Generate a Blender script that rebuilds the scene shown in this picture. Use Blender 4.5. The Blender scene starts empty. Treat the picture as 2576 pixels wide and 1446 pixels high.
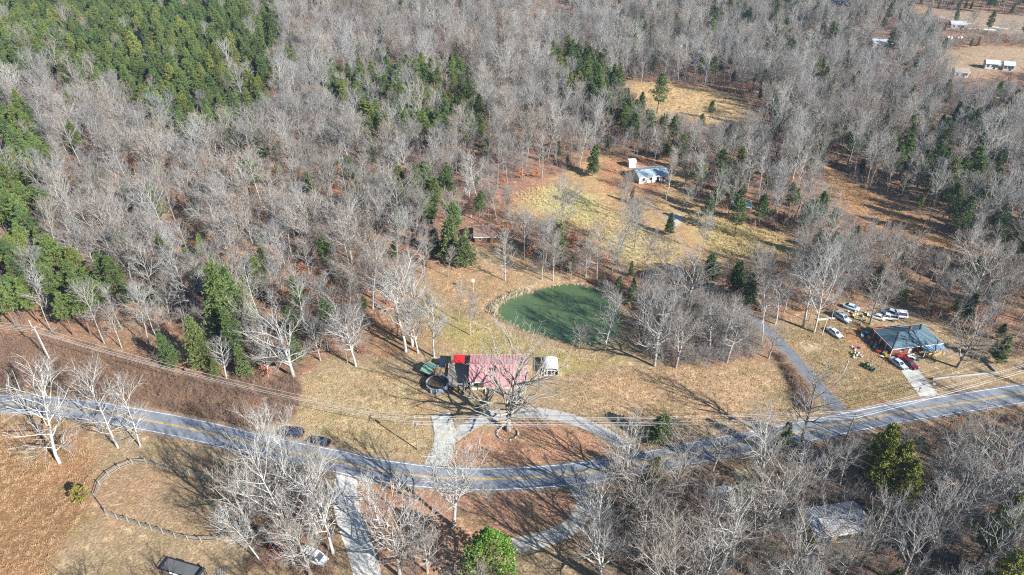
import bpy, math, random
import numpy as np
from mathutils import Vector, Matrix

R = math.radians
rnd = random.Random(7)
scene = bpy.context.scene
col = scene.collection

# ------------------------------------------------------------------ camera, sky, sun, exposure
CAM_H, PITCH, FPX = 112.0, R(34.0), 683.0
cam_data = bpy.data.cameras.new('camera')
cam_data.sensor_width = 36.0
cam_data.lens = FPX / 1024 * 36.0
cam_data.clip_start = 0.5
cam_data.clip_end = 6000
cam = bpy.data.objects.new('camera', cam_data)
cam.location = (0, 0, CAM_H)
cam.rotation_euler = (math.pi / 2 - PITCH, 0, 0)
col.objects.link(cam)
scene.camera = cam

SUN_EL, SUN_AZ = R(30.0), math.atan2(10.7, -8.7)          # azimuth measured from +Y towards +X: behind the camera, to the right
world = bpy.data.worlds.new('World')
scene.world = world
world.use_nodes = True
wn = world.node_tree
sky = wn.nodes.new('ShaderNodeTexSky')
sky.sky_type = 'NISHITA'
sky.sun_disc = False
sky.sun_elevation = SUN_EL
sky.sun_rotation = SUN_AZ
sky.air_density = 1.6
sky.dust_density = 0.1
sky.ozone_density = 6.0
bg = wn.nodes['Background']
bg.inputs['Strength'].default_value = 0.056
wn.links.new(sky.outputs[0], bg.inputs['Color'])

sun_data = bpy.data.lights.new('sun', 'SUN')
sun_data.energy = 5.0
sun_data.angle = R(0.5)
sun_data.color = (1.0, 0.98, 0.95)
sun = bpy.data.objects.new('sun', sun_data)
sd = Vector((math.sin(SUN_AZ) * math.cos(SUN_EL), math.cos(SUN_AZ) * math.cos(SUN_EL), math.sin(SUN_EL)))
sun.rotation_euler = sd.to_track_quat('Z', 'Y').to_euler()
sun.location = (120, -100, 150)
col.objects.link(sun)

scene.view_settings.view_transform = 'Standard'
scene.view_settings.look = 'None'
scene.view_settings.gamma = 1.0
scene.view_settings.exposure = 1.2
scene.cycles.use_denoising = False
scene.cycles.filter_width = 1.15
scene.cycles.max_bounces = 3
scene.cycles.diffuse_bounces = 1
scene.cycles.transparent_max_bounces = 3

# ------------------------------------------------------------------ survey: photo point -> ground point
SC = 2575 / 1024
CP, SP = math.cos(PITCH), math.sin(PITCH)

def ss(a, b, x):
    t = np.clip((x - a) / (b - a), 0, 1)
    return t * t * (3 - 2 * t)

def flat(x, y, z=0.0):
    u = (x / SC - 512) / FPX
    v = (y / SC - 287.5) / FPX
    dx, dy, dz = u, CP - v * SP, -SP - v * CP
    t = (z - CAM_H) / dz
    return (dx * t, dy * t)

def W(pts, z=0.0):
    return [flat(x, y, z) for x, y in pts]

def smooth_line(pts, step=1.5):
    pts = [np.array(p, float) for p in pts]
    P = [2 * pts[0] - pts[1]] + pts + [2 * pts[-1] - pts[-2]]
    out = []
    for i in range(1, len(P) - 2):
        p0, p1, p2, p3 = P[i - 1:i + 3]
        n = max(2, int(np.linalg.norm(p2 - p1) / step))
        for k in range(n):
            t = k / n
            out.append(0.5 * ((2 * p1) + (p2 - p0) * t + (2 * p0 - 5 * p1 + 4 * p2 - p3) * t * t + (3 * p1 - p0 - 3 * p2 + p3) * t ** 3))
    out.append(pts[-1])
    return np.array(out)

def poly_sd(poly, X, Y):
    """signed distance to a polygon, negative inside"""
    X = np.asarray(X, float); Y = np.asarray(Y, float)
    d2 = np.full(X.shape, 1e18); inside = np.zeros(X.shape, bool)
    n = len(poly)
    for i in range(n):
        ax, ay = poly[i]; bx, by = poly[(i + 1) % n]
        ex, ey = bx - ax, by - ay
        t = np.clip(((X - ax) * ex + (Y - ay) * ey) / (ex * ex + ey * ey + 1e-9), 0, 1)
        d2 = np.minimum(d2, (X - ax - t * ex) ** 2 + (Y - ay - t * ey) ** 2)
        c = ((ay > Y) != (by > Y)) & (X < (bx - ax) * (Y - ay) / (by - ay + 1e-12) + ax)
        inside ^= c
    d = np.sqrt(d2)
    return np.where(inside, -d, d)

def line_d(line, X, Y):
    X = np.asarray(X, float); Y = np.asarray(Y, float)
    d2 = np.full(X.shape, 1e18)
    for i in range(len(line) - 1):
        ax, ay = line[i]; bx, by = line[i + 1]
        ex, ey = bx - ax, by - ay
        t = np.clip(((X - ax) * ex + (Y - ay) * ey) / (ex * ex + ey * ey + 1e-9), 0, 1)
        d2 = np.minimum(d2, (X - ax - t * ex) ** 2 + (Y - ay - t * ey) ** 2)
    return np.sqrt(d2)

ROAD = smooth_line(W([(-700, 1045), (-350, 1022), (0, 1015.7), (110, 1020.7), (233, 1033), (333, 1050.7), (433, 1069), (533, 1090.7), (633, 1115.7),
                      (733, 1137), (858, 1162), (925, 1178), (1025, 1193), (1100, 1201), (1192, 1205.5), (1275, 1204), (1358, 1199.5), (1442, 1192),
                      (1502, 1184), (1620, 1164), (1750, 1138), (1863, 1115.7), (1917, 1105.7), (2050, 1079), (2150, 1059), (2250, 1040), (2383, 1019), (2575, 989),
                      (2800, 958), (3100, 925)]), 1.5)
TRACK = smooth_line(W([(1874, 792), (1830, 745), (1800, 720), (1760, 672), (1725, 625), (1680, 562), (1640, 520), (1615, 494)]), 1.5)
LANE = smooth_line(W([(2112, 1033), (2077, 994), (2050, 964), (2037, 949), (2000, 905), (1964, 865), (1924, 825), (1874, 792), (1850, 766)]), 1.5)
DRIVE = smooth_line(W([(1096, 1172), (1112, 1135), (1120, 1100), (1116, 1070), (1108, 1042)]), 1.0)
LOOP = smooth_line(W([(1128, 1106), (1168, 1079), (1210, 1054), (1270, 1040), (1335, 1037), (1400, 1045), (1460, 1062), (1520, 1090), (1565, 1118), (1605, 1152)]), 1.0)
DRIVE2 = smooth_line(W([(2262, 900), (2283, 925), (2313, 965), (2338, 996)]), 1.0)
GRAVEL1 = smooth_line(W([(872, 1190), (868, 1250), (880, 1310), (902, 1370), (925, 1446), (940, 1500)]), 1.0)
GRAVEL2 = smooth_line(W([(1446, 1215), (1468, 1262), (1458, 1300), (1420, 1335), (1350, 1360), (1290, 1372)]), 1.0)
PATHS = [(ROAD, 3.0), (LANE, 1.6), (TRACK, 1.3), (DRIVE, 2.2), (LOOP, 1.8), (DRIVE2, 2.2), (GRAVEL1, 2.4), (GRAVEL2, 1.8)]
POND = W([(1238, 785), (1245, 772), (1268, 754), (1301, 740), (1341, 734), (1378, 724), (1418, 716), (1458, 716), (1491, 725), (1518, 739), (1541, 759), (1558, 782),
          (1561, 805), (1556, 832), (1541, 851), (1500, 863), (1451, 865), (1408, 852), (1358, 840), (1325, 830), (1285, 815), (1255, 799)], -0.4)
WATER_Z = -0.42

def hfun(x, y):
    x = np.asarray(x, float); y = np.asarray(y, float)
    dp = np.full(np.broadcast(x, y).shape, 1e9)
    for ln, w in PATHS:
        dp = np.minimum(dp, line_d(ln[::3], x, y) - w)
    m = ss(1.0, 9.0, dp)
    bump = 0.16 * np.sin(x / 4.1 + 0.6 * np.sin(y / 7.0)) * np.sin(y / 5.3 + 1.0) + 0.22 * np.sin(x / 13.0 + 2.0) * np.sin(y / 11.0)
    far = ss(250, 420, y)
    roll = far * (3.5 * np.sin(x / 75.0 + 1.0) * np.sin(y / 95.0 + 0.4) + 2.0 * np.sin(x / 41.0 + y / 53.0))
    left = ss(-40, -130, x) * ss(150, 230, y) * (3.0 + 1.5 * np.sin(x / 30.0) * np.sin(y / 34.0))
    sd_ = poly_sd(POND, x, y)
    pond = np.where(sd_ < 0, -0.45 - 1.2 * ss(0, 5, -sd_), -0.45 * ss(3.2, 0, sd_))
    return bump * m * ss(0, 5, sd_) + roll + left + pond

def hz(x, y):
    return float(hfun(np.array([x]), np.array([y]))[0])

def G(x, y, z=0.0):
    """photo point (2575-wide survey frame) -> ground position at height z above the terrain"""
    zz = 0.0
    for _ in range(4):
        p = flat(x, y, zz + z)
        zz = hz(*p)
    return Vector((p[0], p[1], zz))

def height_to(base, ytop):
    """height of an upright thing standing at base whose top reaches survey row ytop"""
    v = (ytop / SC - 287.5) / FPX
    a = PITCH + math.atan(v)
    return CAM_H - base.y * math.tan(a) - base.z

# ------------------------------------------------------------------ materials
def S(r, g, b, k=1.0):
    f = lambda c: ((c / 255) / 12.92 if c / 255 <= 0.04045 else ((c / 255 + 0.055) / 1.055) ** 2.4)
    return (f(r) * k, f(g) * k, f(b) * k, 1)

MATS = {}
def mat(name, c=(0.5, 0.5, 0.5, 1), rough=0.8, metal=0.0, var=0.18, scale=3.0, bump=0.0, c2=None, obj_var=0.0, spec=0.3, detail=6, coords='Object', trans=0.0):
    if name in MATS:
        return MATS[name]
    m = bpy.data.materials.new(name)
    m.use_nodes = True
    nt = m.node_tree
    b = nt.nodes['Principled BSDF']
    b.inputs['Roughness'].default_value = rough
    b.inputs['Metallic'].default_value = metal
    b.inputs['Specular IOR Level'].default_value = spec
    if len(c) == 3: c = (*c, 1)
    c2 = c2 or tuple(x * (1 - var) for x in c[:3]) + (1,)
    c1 = tuple(min(1, x * (1 + var)) for x in c[:3]) + (1,)
    tc = nt.nodes.new('ShaderNodeTexCoord')
    nz = nt.nodes.new('ShaderNodeTexNoise')
    nz.inputs['Scale'].default_value = scale
    nz.inputs['Detail'].default_value = detail
    nz.inputs['Roughness'].default_value = 0.65
    nt.links.new(tc.outputs[coords], nz.inputs['Vector'])
    rp = nt.nodes.new('ShaderNodeValToRGB')
    rp.color_ramp.elements[0].position = 0.33; rp.color_ramp.elements[0].color = c2
    rp.color_ramp.elements[1].position = 0.67; rp.color_ramp.elements[1].color = c1
    nt.links.new(nz.outputs['Fac'], rp.inputs['Fac'])
    out = rp.outputs['Color']
    if obj_var:
        oi = nt.nodes.new('ShaderNodeObjectInfo')
        hs = nt.nodes.new('ShaderNodeHueSaturation')
        mr = nt.nodes.new('ShaderNodeMapRange')
        mr.inputs['To Min'].default_value = 1 - obj_var; mr.inputs['To Max'].default_value = 1 + obj_var
        nt.links.new(oi.outputs['Random'], mr.inputs['Value'])
        nt.links.new(mr.outputs[0], hs.inputs['Value'])
        mul = nt.nodes.new('ShaderNodeMath'); mul.operation = 'MULTIPLY'; mul.inputs[1].default_value = 7.31
        fr = nt.nodes.new('ShaderNodeMath'); fr.operation = 'FRACT'
        nt.links.new(oi.outputs['Random'], mul.inputs[0]); nt.links.new(mul.outputs[0], fr.inputs[0])
        mr2 = nt.nodes.new('ShaderNodeMapRange')
        mr2.inputs['To Min'].default_value = 0.485; mr2.inputs['To Max'].default_value = 0.515
        nt.links.new(fr.outputs[0], mr2.inputs['Value']); nt.links.new(mr2.outputs[0], hs.inputs['Hue'])
        nt.links.new(out, hs.inputs['Color'])
        out = hs.outputs['Color']
    nt.links.new(out, b.inputs['Base Color'])
    if bump:
        bp = nt.nodes.new('ShaderNodeBump')
        bp.inputs['Strength'].default_value = bump
        bp.inputs['Distance'].default_value = 0.1
        nt.links.new(nz.outputs['Fac'], bp.inputs['Height'])
        nt.links.new(bp.outputs[0], b.inputs['Normal'])
    if trans:
        b.inputs['Transmission Weight'].default_value = 0
        b.inputs['Subsurface Weight'].default_value = 0
    MATS[name] = m
    return m

def bark_mat(name, cols, rough=0.9):
    """per-tree tint picked from a ramp of bark colours"""
    m = bpy.data.materials.new(name); m.use_nodes = True
    nt = m.node_tree; b = nt.nodes['Principled BSDF']
    b.inputs['Roughness'].default_value = rough; b.inputs['Specular IOR Level'].default_value = 0.2
    oi = nt.nodes.new('ShaderNodeObjectInfo'); rp = nt.nodes.new('ShaderNodeValToRGB')
    els = rp.color_ramp.elements
    while len(els) < len(cols): els.new(0.5)
    for i, c in enumerate(cols):
        els[i].position = i / (len(cols) - 1); els[i].color = c
    ln_ = nt.nodes.new('ShaderNodeTexNoise'); ln_.inputs['Scale'].default_value = 0.022; ln_.inputs['Detail'].default_value = 2
    nt.links.new(oi.outputs['Location'], ln_.inputs['Vector'])
    mxf = nt.nodes.new('ShaderNodeMix'); mxf.data_type = 'FLOAT'; mxf.inputs[0].default_value = 0.5
    st = nt.nodes.new('ShaderNodeMapRange'); st.inputs['From Min'].default_value = 0.3; st.inputs['From Max'].default_value = 0.7
    nt.links.new(ln_.outputs['Fac'], st.inputs['Value'])
    nt.links.new(oi.outputs['Random'], mxf.inputs[2]); nt.links.new(st.outputs[0], mxf.inputs[3]); nt.links.new(mxf.outputs[0], rp.inputs['Fac'])
    ln2 = nt.nodes.new('ShaderNodeTexNoise'); ln2.inputs['Scale'].default_value = 0.035; ln2.inputs['Detail'].default_value = 3
    nt.links.new(oi.outputs['Location'], ln2.inputs['Vector'])
    st2 = nt.nodes.new('ShaderNodeMapRange'); st2.inputs['From Min'].default_value = 0.32; st2.inputs['From Max'].default_value = 0.68
    st2.inputs['To Min'].default_value = 0.76; st2.inputs['To Max'].default_value = 1.25
    nt.links.new(ln2.outputs['Fac'], st2.inputs['Value'])
    tc = nt.nodes.new('ShaderNodeTexCoord'); nz = nt.nodes.new('ShaderNodeTexNoise')
    nz.inputs['Scale'].default_value = 0.9; nz.inputs['Detail'].default_value = 4
    nt.links.new(tc.outputs['Object'], nz.inputs['Vector'])
    mr = nt.nodes.new('ShaderNodeMapRange'); mr.inputs['From Min'].default_value = 0.3; mr.inputs['From Max'].default_value = 0.7
    mr.inputs['To Min'].default_value = 0.7; mr.inputs['To Max'].default_value = 1.2
    nt.links.new(nz.outputs['Fac'], mr.inputs['Value'])
    mx = nt.nodes.new('ShaderNodeVectorMath'); mx.operation = 'SCALE'
    nt.links.new(rp.outputs['Color'], mx.inputs[0]); nt.links.new(mr.outputs[0], mx.inputs['Scale'])
    mx2 = nt.nodes.new('ShaderNodeVectorMath'); mx2.operation = 'SCALE'
    nt.links.new(mx.outputs[0], mx2.inputs[0]); nt.links.new(st2.outputs[0], mx2.inputs['Scale'])
    nt.links.new(mx2.outputs[0], b.inputs['Base Color'])
    return m

BARK = bark_mat('grey_bark', [S(120, 114, 106), S(164, 160, 154), S(138, 131, 121), S(178, 176, 170), S(112, 107, 102)])
TWIG = bark_mat('bare_twigs', [S(128, 120, 110), S(152, 147, 140), S(146, 131, 116), S(134, 136, 140), S(157, 147, 133), S(118, 115, 113)])
WHITEBARK = bark_mat('pale_bark', [S(174, 170, 164), S(186, 183, 177), S(164, 161, 156)])
PALETWIG = bark_mat('pale_twigs', [S(148, 144, 138), S(158, 154, 148), S(140, 137, 132)])
PINEBARK = bark_mat('pine_bark', [S(110, 85, 70), S(130, 105, 88)])
BRUSH = bark_mat('brush_stems', [S(150, 118, 95), S(165, 135, 112), S(140, 112, 98), S(170, 150, 130)])
NEEDLE = bark_mat('pine_needles', [S(88, 104, 54), S(102, 118, 62), S(82, 102, 60), S(118, 124, 62), S(74, 94, 56)], 0.6)
CEDARN = bark_mat('cedar_foliage', [S(96, 108, 64), S(112, 122, 70), S(88, 104, 66), S(126, 130, 74)], 0.7)
MAGLEAF = mat('magnolia_leaves', S(98, 135, 48), rough=0.35, var=0.4, scale=1.7, spec=0.5)
RUSSET = bark_mat('russet_leaves', [S(176, 112, 74), S(190, 130, 90), S(160, 100, 70), S(185, 140, 105)])
STRAW = bark_mat('dry_grass_blades', [S(188, 156, 116), S(178, 140, 102), S(194, 166, 126), S(168, 128, 92)])
YSTRAW = bark_mat('yellow_grass_blades', [S(208, 190, 130), S(196, 180, 126), S(216, 196, 142)])

# ------------------------------------------------------------------ mesh helpers
def obj(name, me, parent=None, loc=None, rot=None, scl=None):
    o = bpy.data.objects.new(name, me)
    col.objects.link(o)
    if parent: o.parent = parent
    if loc is not None: o.location = loc
    if rot is not None: o.rotation_euler = rot
    if scl is not None: o.scale = scl
    return o

def tag(o, label=None, cat=None, group=None, kind=None):
    if label: o['label'] = label
    if cat: o['category'] = cat
    if group: o['group'] = group
    if kind: o['kind'] = kind
    return o

def thing(name, label, cat, loc=(0, 0, 0), rz=0.0, group=None):
    o = bpy.data.objects.new(name, None)
    col.objects.link(o)
    o.empty_display_size = 0.3
    o.location = loc; o.rotation_euler = (0, 0, rz)
    return tag(o, label, cat, group)

class MB:
    def __init__(s): s.v = []; s.f = []
    def add(s, vs, fs):
        n = len(s.v); s.v += [tuple(p) for p in vs]; s.f += [tuple(i + n for i in q) for q in fs]
        return s
    def box(s, c, d, rz=0.0, taper=1.0, ry=0.0):
        hx, hy, hz_ = d[0] / 2, d[1] / 2, d[2] / 2
        vs = []
        M = Matrix.Translation(c) @ Matrix.Rotation(rz, 4, 'Z') @ Matrix.Rotation(ry, 4, 'Y')
        for z, k in ((-hz_, 1), (hz_, taper)):
            for x, y in ((-hx, -hy), (hx, -hy), (hx, hy), (-hx, hy)):
                vs.append(M @ Vector((x * k, y * k, z)))
        return s.add(vs, [(3, 2, 1, 0), (4, 5, 6, 7), (0, 1, 5, 4), (1, 2, 6, 5), (2, 3, 7, 6), (3, 0, 4, 7)])
    def cyl(s, p0, p1, r0, r1=None, n=8, cap=True):
        r1 = r0 if r1 is None else r1
        p0 = Vector(p0); p1 = Vector(p1); d = (p1 - p0).normalized()
        a = d.orthogonal().normalized(); b = d.cross(a)
        vs = []
        for p, r in ((p0, r0), (p1, r1)):
            for i in range(n):
                t = 2 * math.pi * i / n
                vs.append(p + a * (r * math.cos(t)) + b * (r * math.sin(t)))
        fs = [(i, (i + 1) % n, n + (i + 1) % n, n + i) for i in range(n)]
        if cap: fs += [tuple(range(n))[::-1], tuple(range(n, 2 * n))]
        return s.add(vs, fs)
    def poly(s, pts, f=None):
        return s.add(pts, [f or tuple(range(len(pts)))])
    def slab(s, top, th):
        """thick sheet from a top polygon"""
        n = len(top)
        vs = [Vector(p) for p in top] + [Vector(p) - Vector((0, 0, th)) for p in top]
        fs = [tuple(range(n)), tuple(range(n, 2 * n))[::-1]] + [(i, n + i, n + (i + 1) % n, (i + 1) % n) for i in range(n)]
        return s.add(vs, fs)
    def lathe(s, prof, n=16, c=(0, 0, 0)):
        vs = []; fs = []
        for r, z in prof:
            for i in range(n):
                t = 2 * math.pi * i / n
                vs.append((c[0] + r * math.cos(t), c[1] + r * math.sin(t), c[2] + z))
        for k in range(len(prof) - 1):
            for i in range(n):
                fs.append((k * n + i, k * n + (i + 1) % n, (k + 1) * n + (i + 1) % n, (k + 1) * n + i))
        return s.add(vs, fs)
    def mesh(s, name, m, smooth=False):
        me = bpy.data.meshes.new(name)
        me.from_pydata([tuple(p) for p in s.v], [], s.f)
        me.materials.append(m)
        if smooth: me.polygons.foreach_set('use_smooth', [True] * len(me.polygons))
        me.update()
        return me
    def build(s, name, m, parent=None, smooth=False, loc=None, rot=None):
        return obj(name, s.mesh(name, m, smooth), parent, loc, rot)

def np_mesh(name, V, F, mats, mi=None):
    me = bpy.data.meshes.new(name)
    k = F.shape[1]
    me.vertices.add(len(V)); me.vertices.foreach_set('co', V.astype(np.float32).ravel())
    me.loops.add(F.size); me.loops.foreach_set('vertex_index', F.astype(np.int32).ravel())
    me.polygons.add(len(F)); me.polygons.foreach_set('loop_start', np.arange(0, F.size, k, dtype=np.int32))
    for m in mats: me.materials.append(m)
    if mi is not None: me.polygons.foreach_set('material_index', mi.astype(np.int32))
    me.update(calc_edges=True); me.validate()
    return me

# ------------------------------------------------------------------ ground sheet
def axis(lo, hi, core_lo, core_hi, step, grow=1.07):
    a = list(np.arange(core_lo, core_hi, step)); s = step
    while a[-1] < hi: s = min(s * grow, 60); a.append(a[-1] + s)
    s = step; b = []
    x = core_lo
    while x > lo: s = min(s * grow, 60); x -= s; b.append(x)
    return np.array(b[::-1] + a)

L_LITTER = S(168, 130, 104, .80)
ZONES = [   # (polygon in survey frame, colour, softness in metres)
    ([(-400, 860), (0, 850), (400, 930), (570, 957), (760, 950), (800, 905), (940, 890), (960, 795), (1050, 715), (1090, 680), (1180, 620), (1300, 610), (1420, 700), (1560, 730), (1600, 860), (1760, 930), (1960, 905), (1900, 830), (2060, 780), (2330, 770), (2600, 920), (2600, 1030), (2100, 1110), (1500, 1240), (1500, 1500), (-400, 1600)], S(182, 156, 122, .82), 2.0),
    ([(-400, 850), (0, 850), (213, 862), (347, 897), (400, 930), (570, 957), (745, 950), (770, 990), (740, 1070), (620, 1080), (430, 1040), (230, 1008), (0, 985), (-400, 985)], S(158, 126, 98, .8), 1.5),
    ([(-400, 1060), (0, 1052), (140, 1060), (230, 1120), (235, 1200), (210, 1300), (140, 1400), (110, 1500), (-400, 1500)], S(172, 130, 94, .8), 3.0),
    ([(235, 1250), (250, 1190), (300, 1165), (370, 1160), (600, 1215), (640, 1330), (560, 1362), (400, 1320), (270, 1285)], S(178, 148, 116, .85), 1.5),
    ([(880, 1235), (1100, 1225), (1440, 1235), (1470, 1290), (1350, 1350), (1200, 1370), (1100, 1446), (930, 1446)], S(172, 130, 106, 1.0), 1.5),
    ([(1130, 1120), (1190, 1088), (1330, 1060), (1440, 1075), (1540, 1120), (1590, 1155), (1480, 1172), (1250, 1184), (1120, 1170)], S(180, 136, 108, 1.0), 1.2),
    ([(760, 960), (900, 925), (1060, 960), (1090, 1030), (1085, 1150), (900, 1160), (740, 1120), (750, 1020)], S(194, 172, 132, .85), 2.5),
    ([(1070, 760), (1180, 800), (1260, 830), (1340, 855), (1440, 890), (1560, 910), (1420, 940), (1340, 910), (1180, 880), (1090, 850)], S(182, 164, 108, .82), 3.0),
    ([(1080, 690), (1230, 660), (1330, 690), (1300, 735), (1230, 770), (1150, 760), (1100, 730)], S(192, 158, 120, .85), 2.0),
    ([(1400, 960), (1560, 930), (1900, 920), (1990, 960), (2000, 1020), (1900, 1070), (1650, 1060), (1450, 1020)], S(194, 162, 126, .86), 2.5),
    ([(1960, 830), (2100, 790), (2200, 820), (2250, 920), (2330, 1000), (2150, 1035), (2100, 980), (2020, 890)], S(172, 150, 112, .82), 2.5),
    ([(2110, 830), (2160, 835), (2200, 880), (2150, 880)], S(206, 150, 112, .85), 0.8),
    ([(2010, 865), (2050, 862), (2065, 880), (2030, 890)], S(214, 190, 158, .85), 1.0),
    ([(1215, 500), (1290, 465), (1420, 430), (1540, 385), (1690, 400), (1740, 470), (1770, 530), (1960, 590), (2020, 640), (1900, 680), (1700, 690), (1620, 690), (1540, 650), (1460, 590), (1330, 545), (1230, 545)], S(198, 162, 118, .84), 3.0),
    ([(1285, 490), (1400, 462), (1490, 490), (1530, 520), (1480, 560), (1400, 545), (1310, 520)], S(200, 186, 128, .86), 2.5),
    ([(1500, 520), (1600, 560), (1720, 620), (1700, 680), (1620, 690), (1540, 640)], S(200, 178, 132, .86), 2.5),
    ([(1730, 535), (1850, 560), (1970, 600), (1990, 640), (1900, 655), (1790, 630), (1740, 580)], S(198, 170, 120, .86), 2.5),
    ([(1570, 390), (1660, 395), (1700, 440), (1640, 500), (1520, 470), (1480, 420)], S(192, 140, 106, .85), 2.5),
    ([(1575, 205), (1640, 205), (1717, 213), (1793, 217), (1857, 243), (1915, 285), (1867, 305), (1790, 320), (1700, 290), (1640, 300), (1600, 250)], S(214, 182, 132, .88), 3.0),
    ([(2055, 420), (2085, 415), (2150, 470), (2240, 500), (2330, 560), (2440, 650), (2400, 660), (2300, 600), (2200, 560), (2120, 520)], S(196, 148, 104, .84), 2.5),
    ([(2290, 18), (2575, 42), (2700, 55), (2700, 105), (2575, 95), (2533, 96), (2450, 82), (2367, 45)], S(176, 154, 130, .8), 6.0),
    ([(2380, 150), (2483, 140), (2575, 140), (2700, 150), (2700, 200), (2575, 195), (2450, 205), (2375, 192)], S(186, 158, 130, .8), 4.0),
    ([(1845, 1180), (1885, 1178), (1902, 1205), (1895, 1240), (1860, 1245), (1845, 1215)], S(220, 208, 160, .86), 0.8),
    ([(1690, 530), (1720, 545), (1700, 570), (1665, 550)], S(220, 216, 206, .86), 1.0),
    ([(1880, 1010), (2010, 940), (2030, 1010), (2000, 1060)], S(184, 156, 118, .82), 1.5),
    ([(820, 120), (1250, 100), (1480, 300), (1420, 430), (1200, 600), (1000, 640), (900, 500)], S(176, 132, 110, .84), 6.0),
    ([(1560, 1250), (1760, 1180), (2100, 1120), (2700, 1040), (2700, 1600), (1500, 1600), (1500, 1320)], S(142, 118, 100, .78), 3.0),  # litter under this wood made greyer and darker, its shadow painted in
    ([(1845, 1180), (1885, 1178), (1902, 1205), (1895, 1240), (1860, 1245), (1845, 1215)], S(220, 208, 160, .86), 0.8),
    ([(880, 800), (1000, 790), (1050, 880), (960, 895)], S(176, 132, 100, .82), 2.0),
]
gx = axis(-1500, 1500, -115, 135, 1.2)
gy = axis(30, 1700, 62, 300, 1.2)
GX, GY = np.meshgrid(gx, gy)
GZ = hfun(GX, GY)
nx, ny = len(gx), len(gy)
ii = (np.arange(ny - 1)[:, None] * nx + np.arange(nx - 1)[None, :]).ravel()
F = np.stack([ii, ii + 1, ii + nx + 1, ii + nx], 1)
rs = np.random.RandomState(3)
warp = 2.0 * np.sin(GX / 2.3 + 1.3 * np.sin(GY / 3.1)) * np.sin(GY / 2.9 + np.sin(GX / 4.7)) + rs.uniform(-1, 1, GX.shape)
C = np.ones((ny, nx, 4)) * np.array(L_LITTER)
for poly, c, s in ZONES:
    sdv = poly_sd(W(poly), GX, GY) + warp * 0.6 * s / 2
    w = ss(s, -s, sdv)[..., None]
    C = C * (1 - w) + np.array(c) * 0.9 * w
# muddy rim of the pond, worn verges beside the road
sdp = poly_sd(POND, GX, GY)
w = ss(1.2, 0.2, sdp)[..., None]
C = C * (1 - w) + np.array(S(132, 108, 78, .7)) * w
rd = line_d(ROAD[::2], GX, GY)
w = (ss(5.2, 3.4, rd) * 0.6)[..., None]
C = C * (1 - w) + np.array(S(170, 136, 104, .8)) * w
C[..., 3] = 1

gm = bpy.data.materials.new('ground_cover'); gm.use_nodes = True
nt = gm.node_tree; b = nt.nodes['Principled BSDF']; b.inputs['Roughness'].default_value = 0.95; b.inputs['Specular IOR Level'].default_value = 0.1
at = nt.nodes.new('ShaderNodeAttribute'); at.attribute_name = 'tint'
geo = nt.nodes.new('ShaderNodeNewGeometry')
def noise(scale, detail, rough=0.6):
    n = nt.nodes.new('ShaderNodeTexNoise'); n.inputs['Scale'].default_value = scale; n.inputs['Detail'].default_value = detail; n.inputs['Roughness'].default_value = rough
    nt.links.new(geo.outputs['Position'], n.inputs['Vector']); return n
n1, n2, n3, n4 = noise(2.2, 7, .75), noise(0.16, 4), noise(0.55, 5, .7), noise(0.07, 3)
def mrange(src, a, b_, lo=0.3, hi=0.7):
    r = nt.nodes.new('ShaderNodeMapRange'); r.inputs['From Min'].default_value = lo; r.inputs['From Max'].default_value = hi
    r.inputs['To Min'].default_value = a; r.inputs['To Max'].default_value = b_; nt.links.new(src.outputs['Fac'], r.inputs['Value']); return r
def mulc(a, f):
    v = nt.nodes.new('ShaderNodeVectorMath'); v.operation = 'SCALE'; nt.links.new(a, v.inputs[0]); nt.links.new(f, v.inputs['Scale']); return v.outputs[0]
def mixc(a, col_, f):
    m = nt.nodes.new('ShaderNodeMix'); m.data_type = 'RGBA'; nt.links.new(f, m.inputs[0]); nt.links.new(a, m.inputs[6]); m.inputs[7].default_value = col_; return m.outputs[2]
cc = at.outputs['Color']
cc = mixc(cc, S(134, 128, 82, .75), mrange(n2, 0.0, 0.65, 0.5, 0.72).outputs[0])
cc = mixc(cc, S(188, 140, 106, .85), mrange(n4, 0.0, 0.4, 0.52, 0.7).outputs[0])
cc = mixc(cc, S(224, 196, 150, .9), mrange(n3, 0.0, 0.5, 0.54, 0.75).outputs[0])
cc = mulc(cc, mrange(n1, 0.55, 1.4, 0.3, 0.7).outputs[0])
cc = mulc(cc, mrange(n3, 0.8, 1.15, 0.3, 0.7).outputs[0])
nt.links.new(cc, b.inputs['Base Color'])
bp = nt.nodes.new('ShaderNodeBump'); bp.inputs['Strength'].default_value = 0.9; bp.inputs['Distance'].default_value = 0.35
nt.links.new(n1.outputs['Fac'], bp.inputs['Height']); nt.links.new(bp.outputs[0], b.inputs['Normal'])
gme = np_mesh('ground', np.stack([GX, GY, GZ], -1).reshape(-1, 3), F, [gm])
gme.polygons.foreach_set('use_smooth', [True] * len(gme.polygons))
ca = gme.color_attributes.new('tint', 'FLOAT_COLOR', 'POINT')
ca.data.foreach_set('color', C.reshape(-1).astype(np.float32))
tag(obj('ground', gme), kind='structure')

# ------------------------------------------------------------------ pond water
wm = mat('pond_water', S(90, 112, 74, .70), rough=0.05, var=0.18, scale=0.04, spec=0.6, detail=3)
cxp = sum(p[0] for p in POND) / len(POND); cyp = sum(p[1] for p in POND) / len(POND)
mb = MB(); mb.poly([(cxp + (x - cxp) * 1.12, cyp + (y - cyp) * 1.12, WATER_Z) for x, y in POND])
tag(mb.build('pond_water', wm), 'green still pond water below the red roofed house', kind='structure')

# ------------------------------------------------------------------ roads and drives
def offset_line(line, off):
    d = np.gradient(line, axis=0); n = np.stack([-d[:, 1], d[:, 0]], 1); n /= np.linalg.norm(n, axis=1)[:, None] + 1e-9
    return line + n * off

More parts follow.
